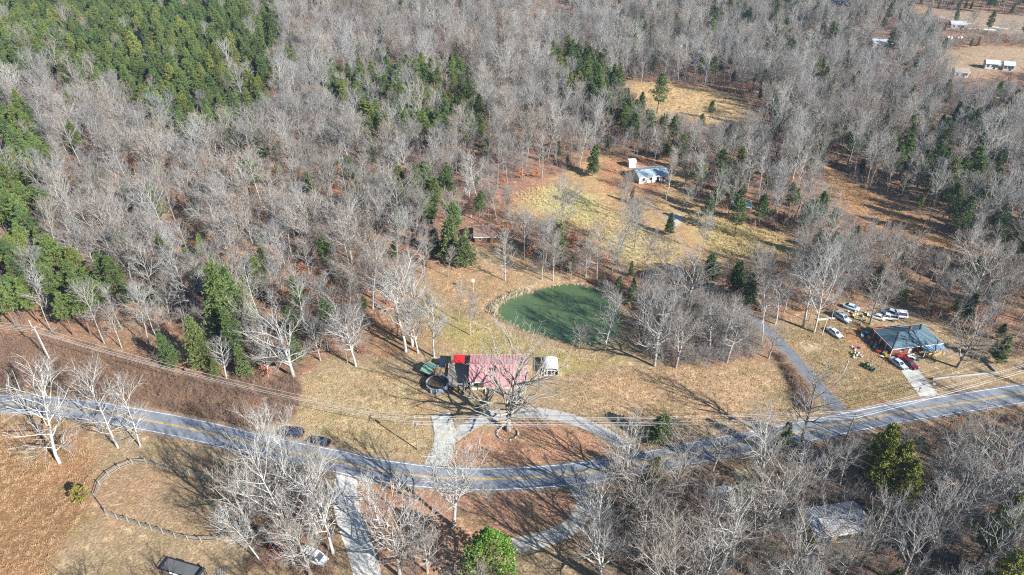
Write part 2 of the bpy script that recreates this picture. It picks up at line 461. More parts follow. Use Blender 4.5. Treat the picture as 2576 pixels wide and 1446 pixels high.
def ribbon(line, o0, o1, z, skirt=0.0):
    a, b_ = offset_line(line, o0), offset_line(line, o1)
    mb = MB(); n = len(line)
    za = [hz(*p) + z for p in line] if skirt else [z] * n
    vs = [(*a[i], za[i]) for i in range(n)] + [(*b_[i], za[i]) for i in range(n)]
    fs = [(i, i + 1, n + i + 1, n + i) for i in range(n - 1)] if o1 > o0 else [(i, n + i, n + i + 1, i + 1) for i in range(n - 1)]
    if skirt:
        vs += [(*a[i], za[i] - skirt) for i in range(n)] + [(*b_[i], za[i] - skirt) for i in range(n)]
        fs += [(2 * n + i, 2 * n + i + 1, i + 1, i) for i in range(n - 1)] + [(n + i, n + i + 1, 3 * n + i + 1, 3 * n + i) for i in range(n - 1)]
    return mb.add(vs, fs)

asphalt = mat('road_asphalt', S(150, 153, 160, .7), rough=0.9, var=0.2, scale=0.3, bump=0.1, detail=8, spec=0.2)
lane_asph = mat('lane_asphalt', S(136, 140, 146, .66), rough=0.9, var=0.16, scale=0.6, bump=0.1, detail=8, spec=0.2)
yellow = mat('yellow_line_paint', S(222, 178, 70, .85), rough=0.8, var=0.2, scale=1.5)
white = mat('white_line_paint', S(226, 226, 222, .85), rough=0.8, var=0.15, scale=1.2)
concrete = mat('drive_concrete', S(196, 194, 184, .8), rough=0.9, var=0.22, scale=0.7, bump=0.15, spec=0.2)
gravel_m = mat('pale_gravel', S(218, 212, 202, .85), rough=1.0, var=0.25, scale=1.6, bump=0.5, spec=0.1, detail=9)

road = tag(ribbon(ROAD, -3.1, 3.1, 0.05, 0.25).build('road', asphalt), kind='structure')
for o in (-0.16, 0.16):
    ribbon(ROAD, o - 0.075, o + 0.075, 0.056).build('centre_line_marking', yellow, road)
for o in (-2.72, 2.72):
    ribbon(ROAD, o - 0.08, o + 0.08, 0.056).build('edge_line_marking', white, road)
def ragged(line, o0, o1, amp, z, name, m, seed):
    r = np.random.RandomState(seed); n = len(line)
    a = offset_line(line, o0); w = np.convolve(r.uniform(-1, 1, n + 8), np.ones(4) / 4, 'same')[4:n + 4] * amp
    d = np.gradient(line, axis=0); nn = np.stack([-d[:, 1], d[:, 0]], 1); nn /= np.linalg.norm(nn, axis=1)[:, None]
    b_ = line + nn * (o1 + np.sign(o1) * w)[:, None]
    vs = [(*a[i], z) for i in range(n)] + [(*b_[i], z - .06) for i in range(n)]
    fs = [(i, i + 1, n + i + 1, n + i) if o1 > o0 else (i, n + i, n + i + 1, i + 1) for i in range(n - 1)]
    return MB().add(vs, fs).build(name, m, road)
shoulder = mat('shoulder_gravel', S(170, 150, 130, .75), rough=1, var=.3, scale=1.2, bump=.4, spec=.1, detail=9)
ragged(ROAD, 3.05, 3.7, .45, .045, 'shoulder', shoulder, 1); ragged(ROAD, -3.05, -3.7, .45, .045, 'shoulder', shoulder, 2)
tag(ribbon(LANE, -1.7, 1.7, 0.04, 0.2).build('side_lane_road', lane_asph), kind='structure')

tag(ribbon(TRACK, -.95, .95, 0.03, 0.2).build('dirt_track_road', mat('track_gravel', S(176, 152, 126, .78), rough=1, var=.25, scale=.8, bump=.4, spec=.1)), kind='structure')
def slab_drive(name, line, w0, w1, slab_len, m, mb_m, dz=0.0):
    root = tag(ribbon(line, -w0 * .98, w0 * .98, 0.02 + dz, 0.2).build(name, mb_m), kind='structure')
    acc = [0]
    for i in range(1, len(line)): acc.append(acc[-1] + np.linalg.norm(line[i] - line[i - 1]))
    tot = acc[-1]; n = max(1, round(tot / slab_len))
    L = np.array(line); acc = np.array(acc)
    def at_(s): return np.array([np.interp(s, acc, L[:, 0]), np.interp(s, acc, L[:, 1])])
    for k in range(n):
        s0, s1 = tot * k / n + 0.03, tot * (k + 1) / n - 0.03
        pts = [at_(s) for s in np.linspace(s0, s1, 4)]
        ln = np.array(pts)
        w = w0 + (w1 - w0) * (k / max(1, n - 1))
        a, b_ = offset_line(ln, -w), offset_line(ln, w)
        top = [(*p, 0.05 + dz + 0.006 * ((k * 7) % 3)) for p in a] + [(*p, 0.05 + dz + 0.006 * ((k * 7) % 3)) for p in b_[::-1]]
        MB().slab(top, 0.07).build('slab', m, root)
    return root
joint = mat('drive_joint_dirt', S(120, 110, 96, .7), var=0.2)
slab_drive('driveway', DRIVE, 2.6, 2.2, 3.2, concrete, joint)
slab_drive('loop_driveway', LOOP, 1.7, 1.6, 3.6, mat('loop_concrete', S(186, 182, 176, .8), rough=0.9, var=0.14, scale=0.6, bump=0.15, spec=0.2), joint, -0.016)
slab_drive('side_yard_driveway', DRIVE2, 2.2, 2.4, 3.0, concrete, joint)
tag(ribbon(GRAVEL1, -2.4, 2.4, 0.03, 0.2).build('gravel_driveway', gravel_m), kind='structure')
tag(ribbon(GRAVEL2, -1.7, 1.7, 0.03, 0.2).build('gravel_loop_driveway', mat('loop_gravel', S(190, 182, 168, .8), rough=1, var=0.3, scale=1.3, bump=0.5, spec=0.1, detail=9)), kind='structure')
# ------------------------------------------------------------------ tree meshes
def unit(v):
    return v / (np.linalg.norm(v) + 1e-9)

def tubes(segs, k):
    """open k-sided tapered tubes, one for each (p0, p1, r0, r1)"""
    P0 = np.array([s[0] for s in segs]); P1 = np.array([s[1] for s in segs])
    R0 = np.array([s[2] for s in segs]); R1 = np.array([s[3] for s in segs])
    D = P1 - P0; D /= np.linalg.norm(D, axis=1)[:, None] + 1e-9
    ref = np.where(np.abs(D[:, 2:3]) < 0.9, np.array([[0, 0, 1.0]]), np.array([[1.0, 0, 0]]))
    A = np.cross(D, ref); A /= np.linalg.norm(A, axis=1)[:, None] + 1e-9
    B = np.cross(D, A)
    V = np.zeros((len(segs), 2 * k, 3))
    for i in range(k):
        t = 2 * math.pi * i / k
        o = A * math.cos(t) + B * math.sin(t)
        V[:, i] = P0 + o * R0[:, None]; V[:, k + i] = P1 + o * R1[:, None]
    base = (np.arange(len(segs)) * 2 * k)[:, None]
    Fs = [np.concatenate([base + i, base + k + i, base + k + (i + 1) % k, base + (i + 1) % k], 1) for i in range(k)]
    return V.reshape(-1, 3), np.concatenate(Fs, 0)

def rot_about(v, axis_, a):
    axis_ = unit(axis_)
    return v * math.cos(a) + np.cross(axis_, v) * math.sin(a) + axis_ * np.dot(axis_, v) * (1 - math.cos(a))

def chain(r, p, d, L, r0, r1, n, wob, up, out):
    pts = [p]; rr = [r0]
    for i in range(n):
        d = unit(d + r.normal(0, wob, 3) + np.array([0, 0, up]))
        q = p + d * (L / n)
        ra = r0 + (r1 - r0) * (i + 1) / n
        out.append((p, q, rr[-1], ra))
        p = q; pts.append(p); rr.append(ra)
    return pts, rr, d

def along(pts, rr, f):
    n = len(pts) - 1; x = min(f * n, n - 1e-6); i = int(x); t = x - i
    return pts[i] + (pts[i + 1] - pts[i]) * t, unit(pts[i + 1] - pts[i]), rr[i] + (rr[i + 1] - rr[i]) * t

def bare_tree(seed, H=18.0, first=0.38, nl=15, wide=0.30, lean=0.02, r0=0.22, a_low=62, a_high=24, nsub=6, ntw=6, up=0.07, tw=1.0, fork=0, drop=0.0, lt=1.0):
    r = np.random.RandomState(seed)
    big, mid, fine = [], [], []
    d0 = unit(np.array([r.normal(0, lean), r.normal(0, lean), 1.0]))
    tp, tr, td = chain(r, np.zeros(3), d0, H * 0.86, r0, r0 * 0.16, 9, 0.035, 0.0, big)
    big.insert(0, (np.array([0, 0, -0.4]), tp[0] + np.array([0, 0, 0.01]), r0 * 1.5, r0 * 1.02))
    leaders = [(tp, tr, first, nl, 1.0)]
    for k in range(fork):
        q, dd, rq = along(tp, tr, first * 0.9 + 0.08 * k)
        az = r.uniform(0, 6.283)
        nd = unit(dd + 0.75 * np.array([math.cos(az), math.sin(az), 0.2]))
        fp, fr, _ = chain(r, q, nd, H * r.uniform(.5, .6), rq * 0.75, rq * .12, 7, 0.07, 0.12, big)
        leaders.append((fp, fr, 0.2, max(4, nl // 2), 0.75))
    for lp, lr, fs, n, lk in leaders:
        az = r.uniform(0, 6.283)
        for i in range(n):
            f = fs + (1 - fs) * (i + r.uniform(-.3, .3)) / n
            f = min(max(f, fs * .9), 0.99)
            q, dd, rq = along(lp, lr, f)
            az += 2.4 + r.normal(0, .35)
            t = (f - fs) / (1 - fs)
            ang = R(a_low + (a_high - a_low) * t + r.normal(0, 7))
            side = np.array([math.cos(az), math.sin(az), 0])
            nd = unit(dd * math.cos(ang) + side * math.sin(ang))
            prof = (0.55 + 0.9 * t * (1.35 - t)) * (1.0 if t < .75 else 1 - (t - .75) * 1.6)
            L = H * wide * prof * lk * r.uniform(.75, 1.2) * 1.25
            lb, lrr, _ = chain(r, q, nd, L, max(rq * .55, .055) * lt, .028 * lt, 5, .11, up - drop, mid if L < H * .22 else big)
            for j in range(nsub):
                g = 0.25 + 0.75 * (j + r.uniform(0, .9)) / nsub
                p2, d2, r2 = along(lb, lrr, min(g, .99))
                ax = r.normal(0, 1, 3)
                nd2 = unit(rot_about(d2, np.cross(d2, ax), R(r.uniform(28, 55))) + np.array([0, 0, .15 - drop]))
                L2 = L * (0.6 - .28 * g) * r.uniform(.7, 1.25) + .5
                sb, sr, _ = chain(r, p2, nd2, L2, max(r2 * .6, .033) * tw * (lt * .5 + .5), .018 * tw, 3, .13, up * .8 - drop, mid)
                for k in range(ntw):
                    g2 = .15 + .85 * (k + r.uniform(0, .9)) / ntw
                    p3, d3, r3 = along(sb, sr, min(g2, .99))
                    nd3 = unit(rot_about(d3, np.cross(d3, r.normal(0, 1, 3)), R(r.uniform(25, 55))) + np.array([0, 0, .2 - drop * 1.5]))
                    L3 = r.uniform(.6, 1.25) * (.6 + H / 40)
                    m3 = p3 + nd3 * L3 * .5; e3 = m3 + unit(nd3 + r.normal(0, .2, 3) + np.array([0, 0, .12 - drop])) * L3 * .5
                    fine.append((p3, m3, .017 * tw, .013 * tw)); fine.append((m3, e3, .013 * tw, .005))
                    for _ in range(2):
                        s0 = p3 + (e3 - p3) * r.uniform(.25, .8)
                        s1 = s0 + unit(nd3 + r.normal(0, .5, 3)) * L3 * r.uniform(.35, .6)
                        fine.append((s0, s1, .010 * tw, .004))
    Vb, Fb = tubes(big, 6)
    Vm, Fm = tubes(mid, 4); Vf, Ff = tubes(fine, 3)
    return (Vb, Fb), (np.concatenate([Vm, Vf]), np.concatenate([Fm, Ff + len(Vm)]), np.concatenate([np.zeros(len(Fm)), np.ones(len(Ff))]))

def tufts(r, centres, dirs, n, ln, wd, spread):
    """needle sprays: thin pointed blades fanning out of each centre"""
    Cn = np.repeat(np.array(centres), n, 0); Dn = np.repeat(np.array(dirs), n, 0)
    d = Dn + r.normal(0, spread, Dn.shape); d /= np.linalg.norm(d, axis=1)[:, None]
    s = np.cross(d, r.normal(0, 1, d.shape)); s /= np.linalg.norm(s, axis=1)[:, None] + 1e-9
    L = ln * r.uniform(.6, 1.25, (len(d), 1)); w = wd * r.uniform(.7, 1.3, (len(d), 1))
    c = Cn + r.normal(0, ln * .22, Cn.shape)
    V = np.stack([c, c + d * L * .55 + s * w, c + d * L, c + d * L * .55 - s * w], 1).reshape(-1, 3)
    Fq = np.arange(len(d) * 4).reshape(-1, 4)
    return V, Fq

def pine_tree(seed, H=17.0, crown0=0.38, wide=0.17, whorls=15, per=6, style='pine'):
    r = np.random.RandomState(seed)
    big, mid, cs, ds = [], [], [], []
    tp, tr, _ = chain(r, np.zeros(3), np.array([0, 0, 1.0]), H * .97, H * .0125, .03, 8, .015, 0, big)
    big.insert(0, (np.array([0, 0, -.4]), np.array([0, 0, .01]), H * .018, H * .0126))
    for i in range(whorls):
        t = (i + r.uniform(-.2, .3)) / whorls
        f = crown0 + (1 - crown0) * min(max(t, 0), .985)
        if style == 'pine': prof = (0.5 + .6 * math.sin(min(1, t * 2.2) * 1.57)) * (1 - t ** 1.5) + .05
        else: prof = (1 - t) ** .85 * (.8 + .2 * r.uniform()) + .05
        az = r.uniform(0, 6.283)
        for k in range(per):
            az += 6.283 / per + r.normal(0, .25)
            if r.uniform() < .1: continue
            q, dd, rq = along(tp, tr, f)
            el = (R(8) + R(50) * t) if style == 'pine' else R(25)
            nd = np.array([math.cos(az) * math.cos(el), math.sin(az) * math.cos(el), math.sin(el)])
            L = H * wide * prof * r.uniform(.75, 1.2)
            bb, br, ed = chain(r, q, nd, L, .05, .015, 3, .08, .06, mid)
            m = 5 if style == 'pine' else 5
            for j in range(m):
                g = .3 + .7 * (j + 1) / m if style == 'pine' else .15 + .85 * (j + 1) / m
                p2, d2, _ = along(bb, br, min(g, .99))
                off = r.normal(0, 1, 3) * L * .16; off[2] = abs(off[2]) * .5
                cs.append(p2 + off); ds.append(unit(d2 * .6 + np.array([0, 0, .55]) + r.normal(0, .2, 3)))
    cs.append(np.array([0, 0, H * .97])); ds.append(np.array([0, 0, 1.0]))
    Vb, Fb = tubes(big, 6); Vm, Fm = tubes(mid, 3)
    Vt, Ft = tufts(r, cs, ds, 18 if style == 'pine' else 13, .52 if style == 'pine' else .45, .075 if style == 'pine' else .07, .75)
    return (np.concatenate([Vb, Vm]), np.concatenate([Fb, Fm + len(Vb)])), (Vt, Ft)

def broadleaf(seed, H, wide, n, leaf=(.34, .12), zlo=.06):
    """dense evergreen broadleaf crown: leaves gathered in clumps over an egg-shaped outline"""
    r = np.random.RandomState(seed)
    big = []
    tp, tr, _ = chain(r, np.zeros(3), np.array([0, 0, 1.0]), H * .85, H * .018, .04, 7, .02, 0, big)
    cs, ds = [], []
    for _ in range(n):
        t = r.uniform(zlo, 1) ** .9
        z = H * t; rad = H * wide * (math.sin(math.pi * min(1, .12 + .88 * t) ** .8)) ** .8
        az = r.uniform(0, 6.283); k = r.uniform(.35, 1) ** .5 * r.uniform(.86, 1.12)
        c = np.array([math.cos(az) * rad * k, math.sin(az) * rad * k, z])
        cs.append(c); ds.append(unit(np.array([math.cos(az), math.sin(az), .7])))
        if r.uniform() < .12: big.append((np.array([0, 0, z * .75]), c, .07, .02))
    Vb, Fb = tubes(big, 5)
    Vt, Ft = tufts(r, cs, ds, 13, leaf[0], leaf[1], .8)
    return (Vb, Fb), (Vt, Ft)

def bush(seed, Hh, stems, spread, tw=1.0):
    r = np.random.RandomState(seed); mid, fine = [], []
    for _ in range(stems):
        az = r.uniform(0, 6.283); a = r.uniform(0, spread)
        p = np.array([math.cos(az), math.sin(az), 0]) * r.uniform(0, .5) * Hh * .6; p[2] = -.1
        nd = np.array([math.cos(az) * math.sin(a), math.sin(az) * math.sin(a), math.cos(a)])
        bb, br, _ = chain(r, p, nd, Hh * r.uniform(.6, 1.15), .022 * tw, .009 * tw, 3, .2, -.03, mid)
        for k in range(6):
            p2, d2, _ = along(bb, br, r.uniform(.25, .98))
            d3 = unit(d2 + r.normal(0, .6, 3)); e = p2 + d3 * Hh * r.uniform(.2, .45)
            fine.append((p2, e, .012 * tw, .004))
            for _ in range(2):
                s = p2 + (e - p2) * r.uniform(.3, .9)
                fine.append((s, s + unit(d3 + r.normal(0, .6, 3)) * Hh * r.uniform(.12, .28), .01 * tw, .004))
    Vm, Fm = tubes(mid, 3); Vf, Ff = tubes(fine, 3)
    return np.concatenate([Vm, Vf]), np.concatenate([Fm, Ff + len(Vm)])

class Kind:
    """a tree variant: trunk mesh, crown mesh and both in one for the far masses"""
    def __init__(s, name, parts, bark, leaf, H):
        (vb, fb), (vc, fc) = parts[0], parts[1][:2]
        ci = parts[1][2] if len(parts[1]) > 2 else np.ones(len(fc))
        s.H = H
        s.trunk = np_mesh(name + '_trunk', vb, fb, [bark]); s.trunk.polygons.foreach_set('use_smooth', [True] * len(fb))
        s.crown = np_mesh(name + '_crown', vc, fc, [bark, leaf], ci)
        mi = np.concatenate([np.zeros(len(fb)), ci])
        s.both = bpy.data.objects.new(name + '_whole', np_mesh(name + '_whole', np.concatenate([vb, vc]), np.concatenate([fb, fc + len(vb)]), [bark, leaf], mi))

def one(name, mesh):
    return bpy.data.objects.new(name, mesh)

TALL = [Kind('tall_bare', bare_tree(10 + i, H=19 + (i % 3), first=(.42, .36, .48, .40)[i % 4], nl=(14, 17, 13, 16)[i % 4], wide=(.24, .28, .21, .26)[i % 4], r0=.2, a_low=52, a_high=20, fork=(0, 1, 0, 2)[i % 4]), BARK, TWIG, 19 + (i % 3)) for i in range(8)]
NEAR = [Kind('near_bare', bare_tree(210 + i, H=18, first=(.3, .25, .36)[i % 3], nl=(14, 12, 16)[i % 3], wide=(.32, .36, .27)[i % 3], r0=.36, a_low=58, a_high=20, nsub=7, ntw=5, tw=.95, fork=(1, 2, 0)[i % 3], lt=1.25), BARK, TWIG, 18) for i in range(6)]
NEARP = [Kind('near_pale', bare_tree(230 + i, H=18, first=(.42, .34, .38)[i], nl=14, wide=(.25, .3, .27)[i], r0=.3, a_low=52, a_high=20, nsub=7, ntw=5, tw=.95, fork=(1, 2, 0)[i], lt=1.2), WHITEBARK, PALETWIG, 18) for i in range(3)]
NARROW = [Kind('narrow_bare', bare_tree(40 + i, H=17, first=.45, nl=13, wide=.15, r0=.14, a_low=40, a_high=18, nsub=5, ntw=5), BARK, TWIG, 17) for i in range(4)]
OPEN_ = [Kind('open_bare', bare_tree(60 + i, H=15, first=.22, nl=16, wide=.34, r0=.3, a_low=68, a_high=22, nsub=6, ntw=5, fork=(1, 2, 1)[i], lt=1.15), BARK, TWIG, 15) for i in range(3)]
PALE = [Kind('pale_bare', bare_tree(70 + i, H=19, first=.16, nl=24, wide=.25, r0=.22, a_low=72, a_high=22, nsub=6, ntw=5, tw=.95, up=.05), WHITEBARK, PALETWIG, 19) for i in range(3)]
PINES = [Kind('pine', pine_tree(80 + i, H=17 + i % 2 * 2, crown0=(.36, .42, .3, .45)[i % 4], wide=(.17, .15, .19, .16)[i % 4]), PINEBARK, NEEDLE, 17 + i % 2 * 2) for i in range(5)]
YPINES = [Kind('young_pine', pine_tree(95 + i, H=15, crown0=.08, wide=(.2, .17)[i], whorls=20, per=7, style='cedar'), PINEBARK, NEEDLE, 15) for i in range(2)]
CEDARS = [Kind('cedar', pine_tree(90 + i, H=11, crown0=.1, wide=(.2, .24, .17)[i], whorls=18, per=7, style='cedar'), PINEBARK, CEDARN, 11) for i in range(3)]
BUSHES = [one('brush', np_mesh('brush', *bush(100 + i, 1.9, 16, .75), [BRUSH])) for i in range(4)]
SAPL = [one('sapling', np_mesh('sapling', *bush(110 + i, 5.0, 5, .25, 1.5), [TWIG])) for i in range(4)]
def leafy(seed):
    r = np.random.RandomState(seed); cs, ds = [], []
    for _ in range(60):
        a = r.uniform(0, 6.283); t = r.uniform(.2, 1); rad = 1.1 * math.sin(math.pi * t * .9) * r.uniform(.4, 1)
        cs.append(np.array([math.cos(a) * rad, math.sin(a) * rad, 3.2 * t])); ds.append(unit(np.array([math.cos(a), math.sin(a), .3])))
    return tufts(r, cs, ds, 7, .3, .08, .8)
RUSS = [one('russet', np_mesh('russet', *leafy(120 + i), [RUSSET])) for i in range(3)]
def tuft_mesh(seed, hh, n, m):
    r = np.random.RandomState(seed)
    cs = [np.array([r.normal(0, .16), r.normal(0, .16), -.03]) for _ in range(n)]
    V, Fq = tufts(r, cs, [np.array([0, 0, 1.0])] * n, 1, hh, .03, .35)
    return np_mesh('grass_tuft', V, Fq, [m])
STRAWT = [one('straw', tuft_mesh(130 + i, .75, 22, STRAW)) for i in range(3)]
YSTRAWT = [one('ystraw', tuft_mesh(134 + i, .9, 26, YSTRAW)) for i in range(3)]

def scatter(name, pts, variants, label=None, cat=None, smin=.8, smax=1.2, tilt=0.05):
    """ONE object: a mass of plants nobody could count, instanced on its own points"""
    n = len(pts)
    me = bpy.data.meshes.new(name)
    me.vertices.add(n); me.vertices.foreach_set('co', np.array([p[:3] for p in pts], np.float32).ravel())
    r = np.random.RandomState(len(name) * 7 + n)
    a = me.attributes.new('rot', 'FLOAT_VECTOR', 'POINT')
    a.data.foreach_set('vector', np.stack([r.normal(0, tilt, n), r.normal(0, tilt, n), r.uniform(0, 6.283, n)], 1).astype(np.float32).ravel())
    a = me.attributes.new('scl', 'FLOAT', 'POINT')
    a.data.foreach_set('value', np.array([(p[3] if len(p) > 3 else 1) for p in pts], np.float32) * r.uniform(smin, smax, n).astype(np.float32))
    a = me.attributes.new('pick', 'INT', 'POINT'); a.data.foreach_set('value', r.randint(0, len(variants), n).astype(np.int32))
    o = obj(name, me)
    ng = bpy.data.node_groups.new(name + '_spread', 'GeometryNodeTree')
    ng.interface.new_socket('Geometry', in_out='INPUT', socket_type='NodeSocketGeometry')
    ng.interface.new_socket('Geometry', in_out='OUTPUT', socket_type='NodeSocketGeometry')
    N, Lk = ng.nodes, ng.links
    gi, go = N.new('NodeGroupInput'), N.new('NodeGroupOutput')
    iop = N.new('GeometryNodeInstanceOnPoints'); gti = N.new('GeometryNodeGeometryToInstance')
    for v in variants:
        oi = N.new('GeometryNodeObjectInfo'); oi.inputs['Object'].default_value = v
        Lk.new(oi.outputs['Geometry'], gti.inputs[0])
    def na(nm, t):
        k = N.new('GeometryNodeInputNamedAttribute'); k.data_type = t; k.inputs['Name'].default_value = nm
        return next(s for s in k.outputs if s.enabled)
    Lk.new(gi.outputs[0], iop.inputs['Points']); Lk.new(gti.outputs[0], iop.inputs['Instance'])
    iop.inputs['Pick Instance'].default_value = True
    Lk.new(na('pick', 'INT'), iop.inputs['Instance Index']); Lk.new(na('rot', 'FLOAT_VECTOR'), iop.inputs['Rotation']); Lk.new(na('scl', 'FLOAT'), iop.inputs['Scale'])
    Lk.new(iop.outputs[0], go.inputs[0])
    md = o.modifiers.new('spread', 'NODES'); md.node_group = ng
    return tag(o, label, cat, kind='stuff')

def plant(kind, name, label, cat, loc, h, group=None, rz=None, wide=1.0, lean=(0, 0)):
    o = thing(name, label, cat, loc, rnd.uniform(0, 6.283) if rz is None else rz, group)
    s = h / kind.H
    o.scale = (s * wide, s * wide, s)
    o.rotation_euler = (lean[0], lean[1], o.rotation_euler[2])
    obj('trunk', kind.trunk, o); obj('crown', kind.crown, o)
    return o

# ------------------------------------------------------------------ trees that stand out one by one  (base x, base y, top y in the survey frame)
USED = []
def stand(kind, name, label, x, y, ytop, cat='tree', wide=1.0, group=None, lean=(0, 0), rz=None):
    p = G(x, y); h = max(2.0, height_to(p, ytop))
    USED.append((p.x, p.y))
    if p.y < 150 and kind in TALL: kind = NEARP[TALL.index(kind) % 3]
    return plant(kind, name, label, cat, p, h, group, rz, wide, lean)

OAK = Kind('front_oak', bare_tree(301, H=17, first=.2, nl=15, wide=.52, r0=.5, a_low=74, a_high=22, nsub=6, ntw=5, fork=3, up=.04, tw=.9, lt=1.5), BARK, PALETWIG, 17)
BIGBARE = [Kind('big_bare', bare_tree(310 + i, H=25, first=.3, nl=17, wide=.27, r0=.25, a_low=58, a_high=20, nsub=7, ntw=6, fork=2, tw=.95), WHITEBARK, PALETWIG, 25) for i in range(3)]
MAGN = Kind('magnolia', broadleaf(320, 12, .35, 1100, (.25, .085)), PINEBARK, MAGLEAF, 12)

stand(PALE[0], 'bare_tree', 'white barked bare tree leaning by the road, leftmost of the three roadside ones', 150, 1164, 935, wide=1.25)
stand(PALE[1], 'bare_tree', 'white barked bare tree beside the road, middle of the three roadside ones', 297, 1126, 932, wide=1.0)
stand(PALE[2], 'bare_tree', 'white barked bare tree beside the road, rightmost of the three roadside ones', 353, 1122, 965, wide=.9)
stand(OAK, 'oak_tree', 'huge bare oak in front of the red roofed house, inside a stone ring', 1278, 1082, 890, rz=.6)
RBUSH = Kind('round_bush', broadleaf(333, 3, .42, 130, (.22, .07)), PINEBARK, mat('yellow_green_leaves', S(128, 122, 52), rough=.6, var=.3, scale=2), 3)
stand(RBUSH, 'bush', 'small round yellow green bush beside the curved rail fence', 205, 1256, 1224, 'bush')
stand(MAGN, 'magnolia_tree', 'dense glossy bright green magnolia beside the curving gravel drive', 1232, 1462, 1335)
stand(BIGBARE[0], 'bare_tree', 'tallest pale bare tree of the grove, just above the red pickup truck', 723, 1345, 1118)
stand(NEAR[0], 'bare_tree', 'forked bare tree in the grove, close to the road and the gravel drive', 800, 1295, 1150)
stand(NEAR[1], 'bare_tree', 'bare tree of the grove that overhangs the road edge near the gravel drive', 826, 1228, 1100)
stand(NEAR[3], 'bare_tree', 'bare tree right below the red pickup truck', 740, 1425, 1285)
stand(NEAR[4], 'bare_tree', 'bare tree at the bottom edge below the white van', 782, 1452, 1310)
stand(PALE[2], 'bare_tree', 'pale bare tree in the middle of the grove above the trucks', 690, 1285, 1160)
stand(NEAR[2], 'bare_tree', 'bare tree in the grove nearest the paddock fence', 635, 1325, 1215)
stand(BIGBARE[1], 'bare_tree', 'pale bare tree leaning left beside the red pickup truck', 655, 1412, 1275, lean=(0, -.15), rz=0)
stand(BIGBARE[2], 'bare_tree', 'pale bare tree hanging over the two dark cars beside the road', 704, 1212, 1028, wide=.95)
stand(OPEN_[0], 'bare_tree', 'spreading bare tree with its trunk behind the white truck', 800, 1350, 1180)
stand(TALL[2], 'bare_tree', 'slender bare tree between the gravel drive and the white truck', 838, 1395, 1225)
stand(TALL[0], 'bare_tree', 'bare tree on brown leaves behind the small wooden frame', 965, 1366, 1212, wide=1.1)
stand(OPEN_[1], 'bare_tree', 'wide bare tree at the bottom edge left of the magnolia', 1005, 1450, 1290, wide=1.1)
stand(OPEN_[2], 'bare_tree', 'low twisted bare tree at the bottom edge between gravel drive and magnolia', 1075, 1440, 1345, wide=1.2)
stand(TALL[1], 'bare_tree', 'lone bare tree on brown leaves right below the road bend', 1142, 1324, 1140, wide=1.15)
stand(NARROW[0], 'bare_tree', 'thin multi-stemmed young tree beside the road opposite the loop driveway', 1230, 1278, 1208, wide=1.3)
stand(TALL[3], 'bare_tree', 'tall straight bare tree right behind the green roofed shed', 1092, 898, 756)
stand(TALL[4], 'bare_tree', 'slim bare tree standing just left of the tree behind the green shed', 1051, 887, 765)
stand(TALL[5], 'bare_tree', 'forked tall bare tree in the clump left of the red roofed house', 1038, 868, 672, wide=1.2)
stand(TALL[6], 'bare_tree', 'leaning bare tree, leftmost of the clump behind the house', 1020, 884, 700, wide=1.1)
stand(TALL[7], 'bare_tree', 'thick pale trunked bare tree at the wood edge left of the house lawn', 895, 921, 782, wide=1.2)
stand(NARROW[1], 'bare_tree', 'short bare tree at the wood edge, left of the thick pale trunk', 874, 914, 800)
stand(TALL[1], 'bare_tree', 'tall vase shaped bare tree at the edge of the wood above the lawn', 938, 777, 610, wide=1.2)
stand(NARROW[2], 'bare_tree', 'small round topped bare tree on the lawn, left of the pond reeds', 1153, 806, 712, wide=1.4)
stand(NARROW[3], 'bare_tree', 'slender pale trunked tree on the lawn just below the birdhouse pole', 1183, 843, 735, wide=1.2)
stand(PALE[1], 'bare_tree', 'bare tree with level branches alone on the lawn above the pond reeds', 1270, 706, 582, wide=.85)
stand(NARROW[0], 'bare_tree', 'thin bare tree on the lawn below the dark cedars', 1127, 696, 612, wide=1.2)
stand(TALL[0], 'bare_tree', 'bare tree on orange leaves left of the dark cedar clump', 1031, 650, 527)
stand(TALL[2], 'bare_tree', 'bare tree at the head of the pond, leftmost of its bank', 1363, 703, 600)
stand(TALL[3], 'bare_tree', 'taller bare tree at the head of the pond', 1391, 706, 602, wide=1.1)
stand(NARROW[1], 'bare_tree', 'thin sapling, left of two on the far bank of the pond', 1436, 706, 655)
stand(NARROW[2], 'bare_tree', 'thin sapling, right of two on the far bank of the pond', 1461, 707, 650)
stand(TALL[4], 'bare_tree', 'tall grey bare tree at the far right corner of the pond', 1500, 714, 568, wide=1.1)
stand(OPEN_[0], 'bare_tree', 'rounded bare tree between the brown cabin and the pond', 1323, 617, 530)
stand(PALE[0], 'bare_tree', 'pale bare tree on the near bank of the pond, seen against the water', 1521, 882, 752, wide=1.0)
stand(OPEN_[1], 'bare_tree', 'low pale bare tree leaning over the near edge of the pond', 1455, 874, 822, wide=1.3)
stand(OPEN_[2], 'bare_tree', 'large bare tree at the lawn edge in front of the thicket right of the pond', 1645, 921, 762, wide=1.1)
stand(BIGBARE[0], 'bare_tree', 'tall bare tree with thick leaning trunk by the side lane, nearest its yard', 2047, 836, 632)
stand(TALL[5], 'bare_tree', 'bare tree just left of the tall leaning one by the side lane', 2019, 823, 645)
stand(NARROW[3], 'bare_tree', 'thin bare tree behind the pair beside the side lane', 2034, 808, 690)
stand(TALL[6], 'bare_tree', 'short bare tree on reddish soil at the bend of the side lane', 1949, 815, 705, wide=1.2)
stand(TALL[7], 'bare_tree', 'tall bare tree where the side lane leaves the wood', 1914, 780, 630, wide=1.2)
stand(OPEN_[0], 'bare_tree', 'bare tree growing behind the blue hip roof, in front of the white cars', 2187, 816, 700)
stand(OPEN_[0], 'bare_tree', 'spreading bare tree on the grass in front of the blue hip roofed house', 2407, 924, 812, wide=1.5)
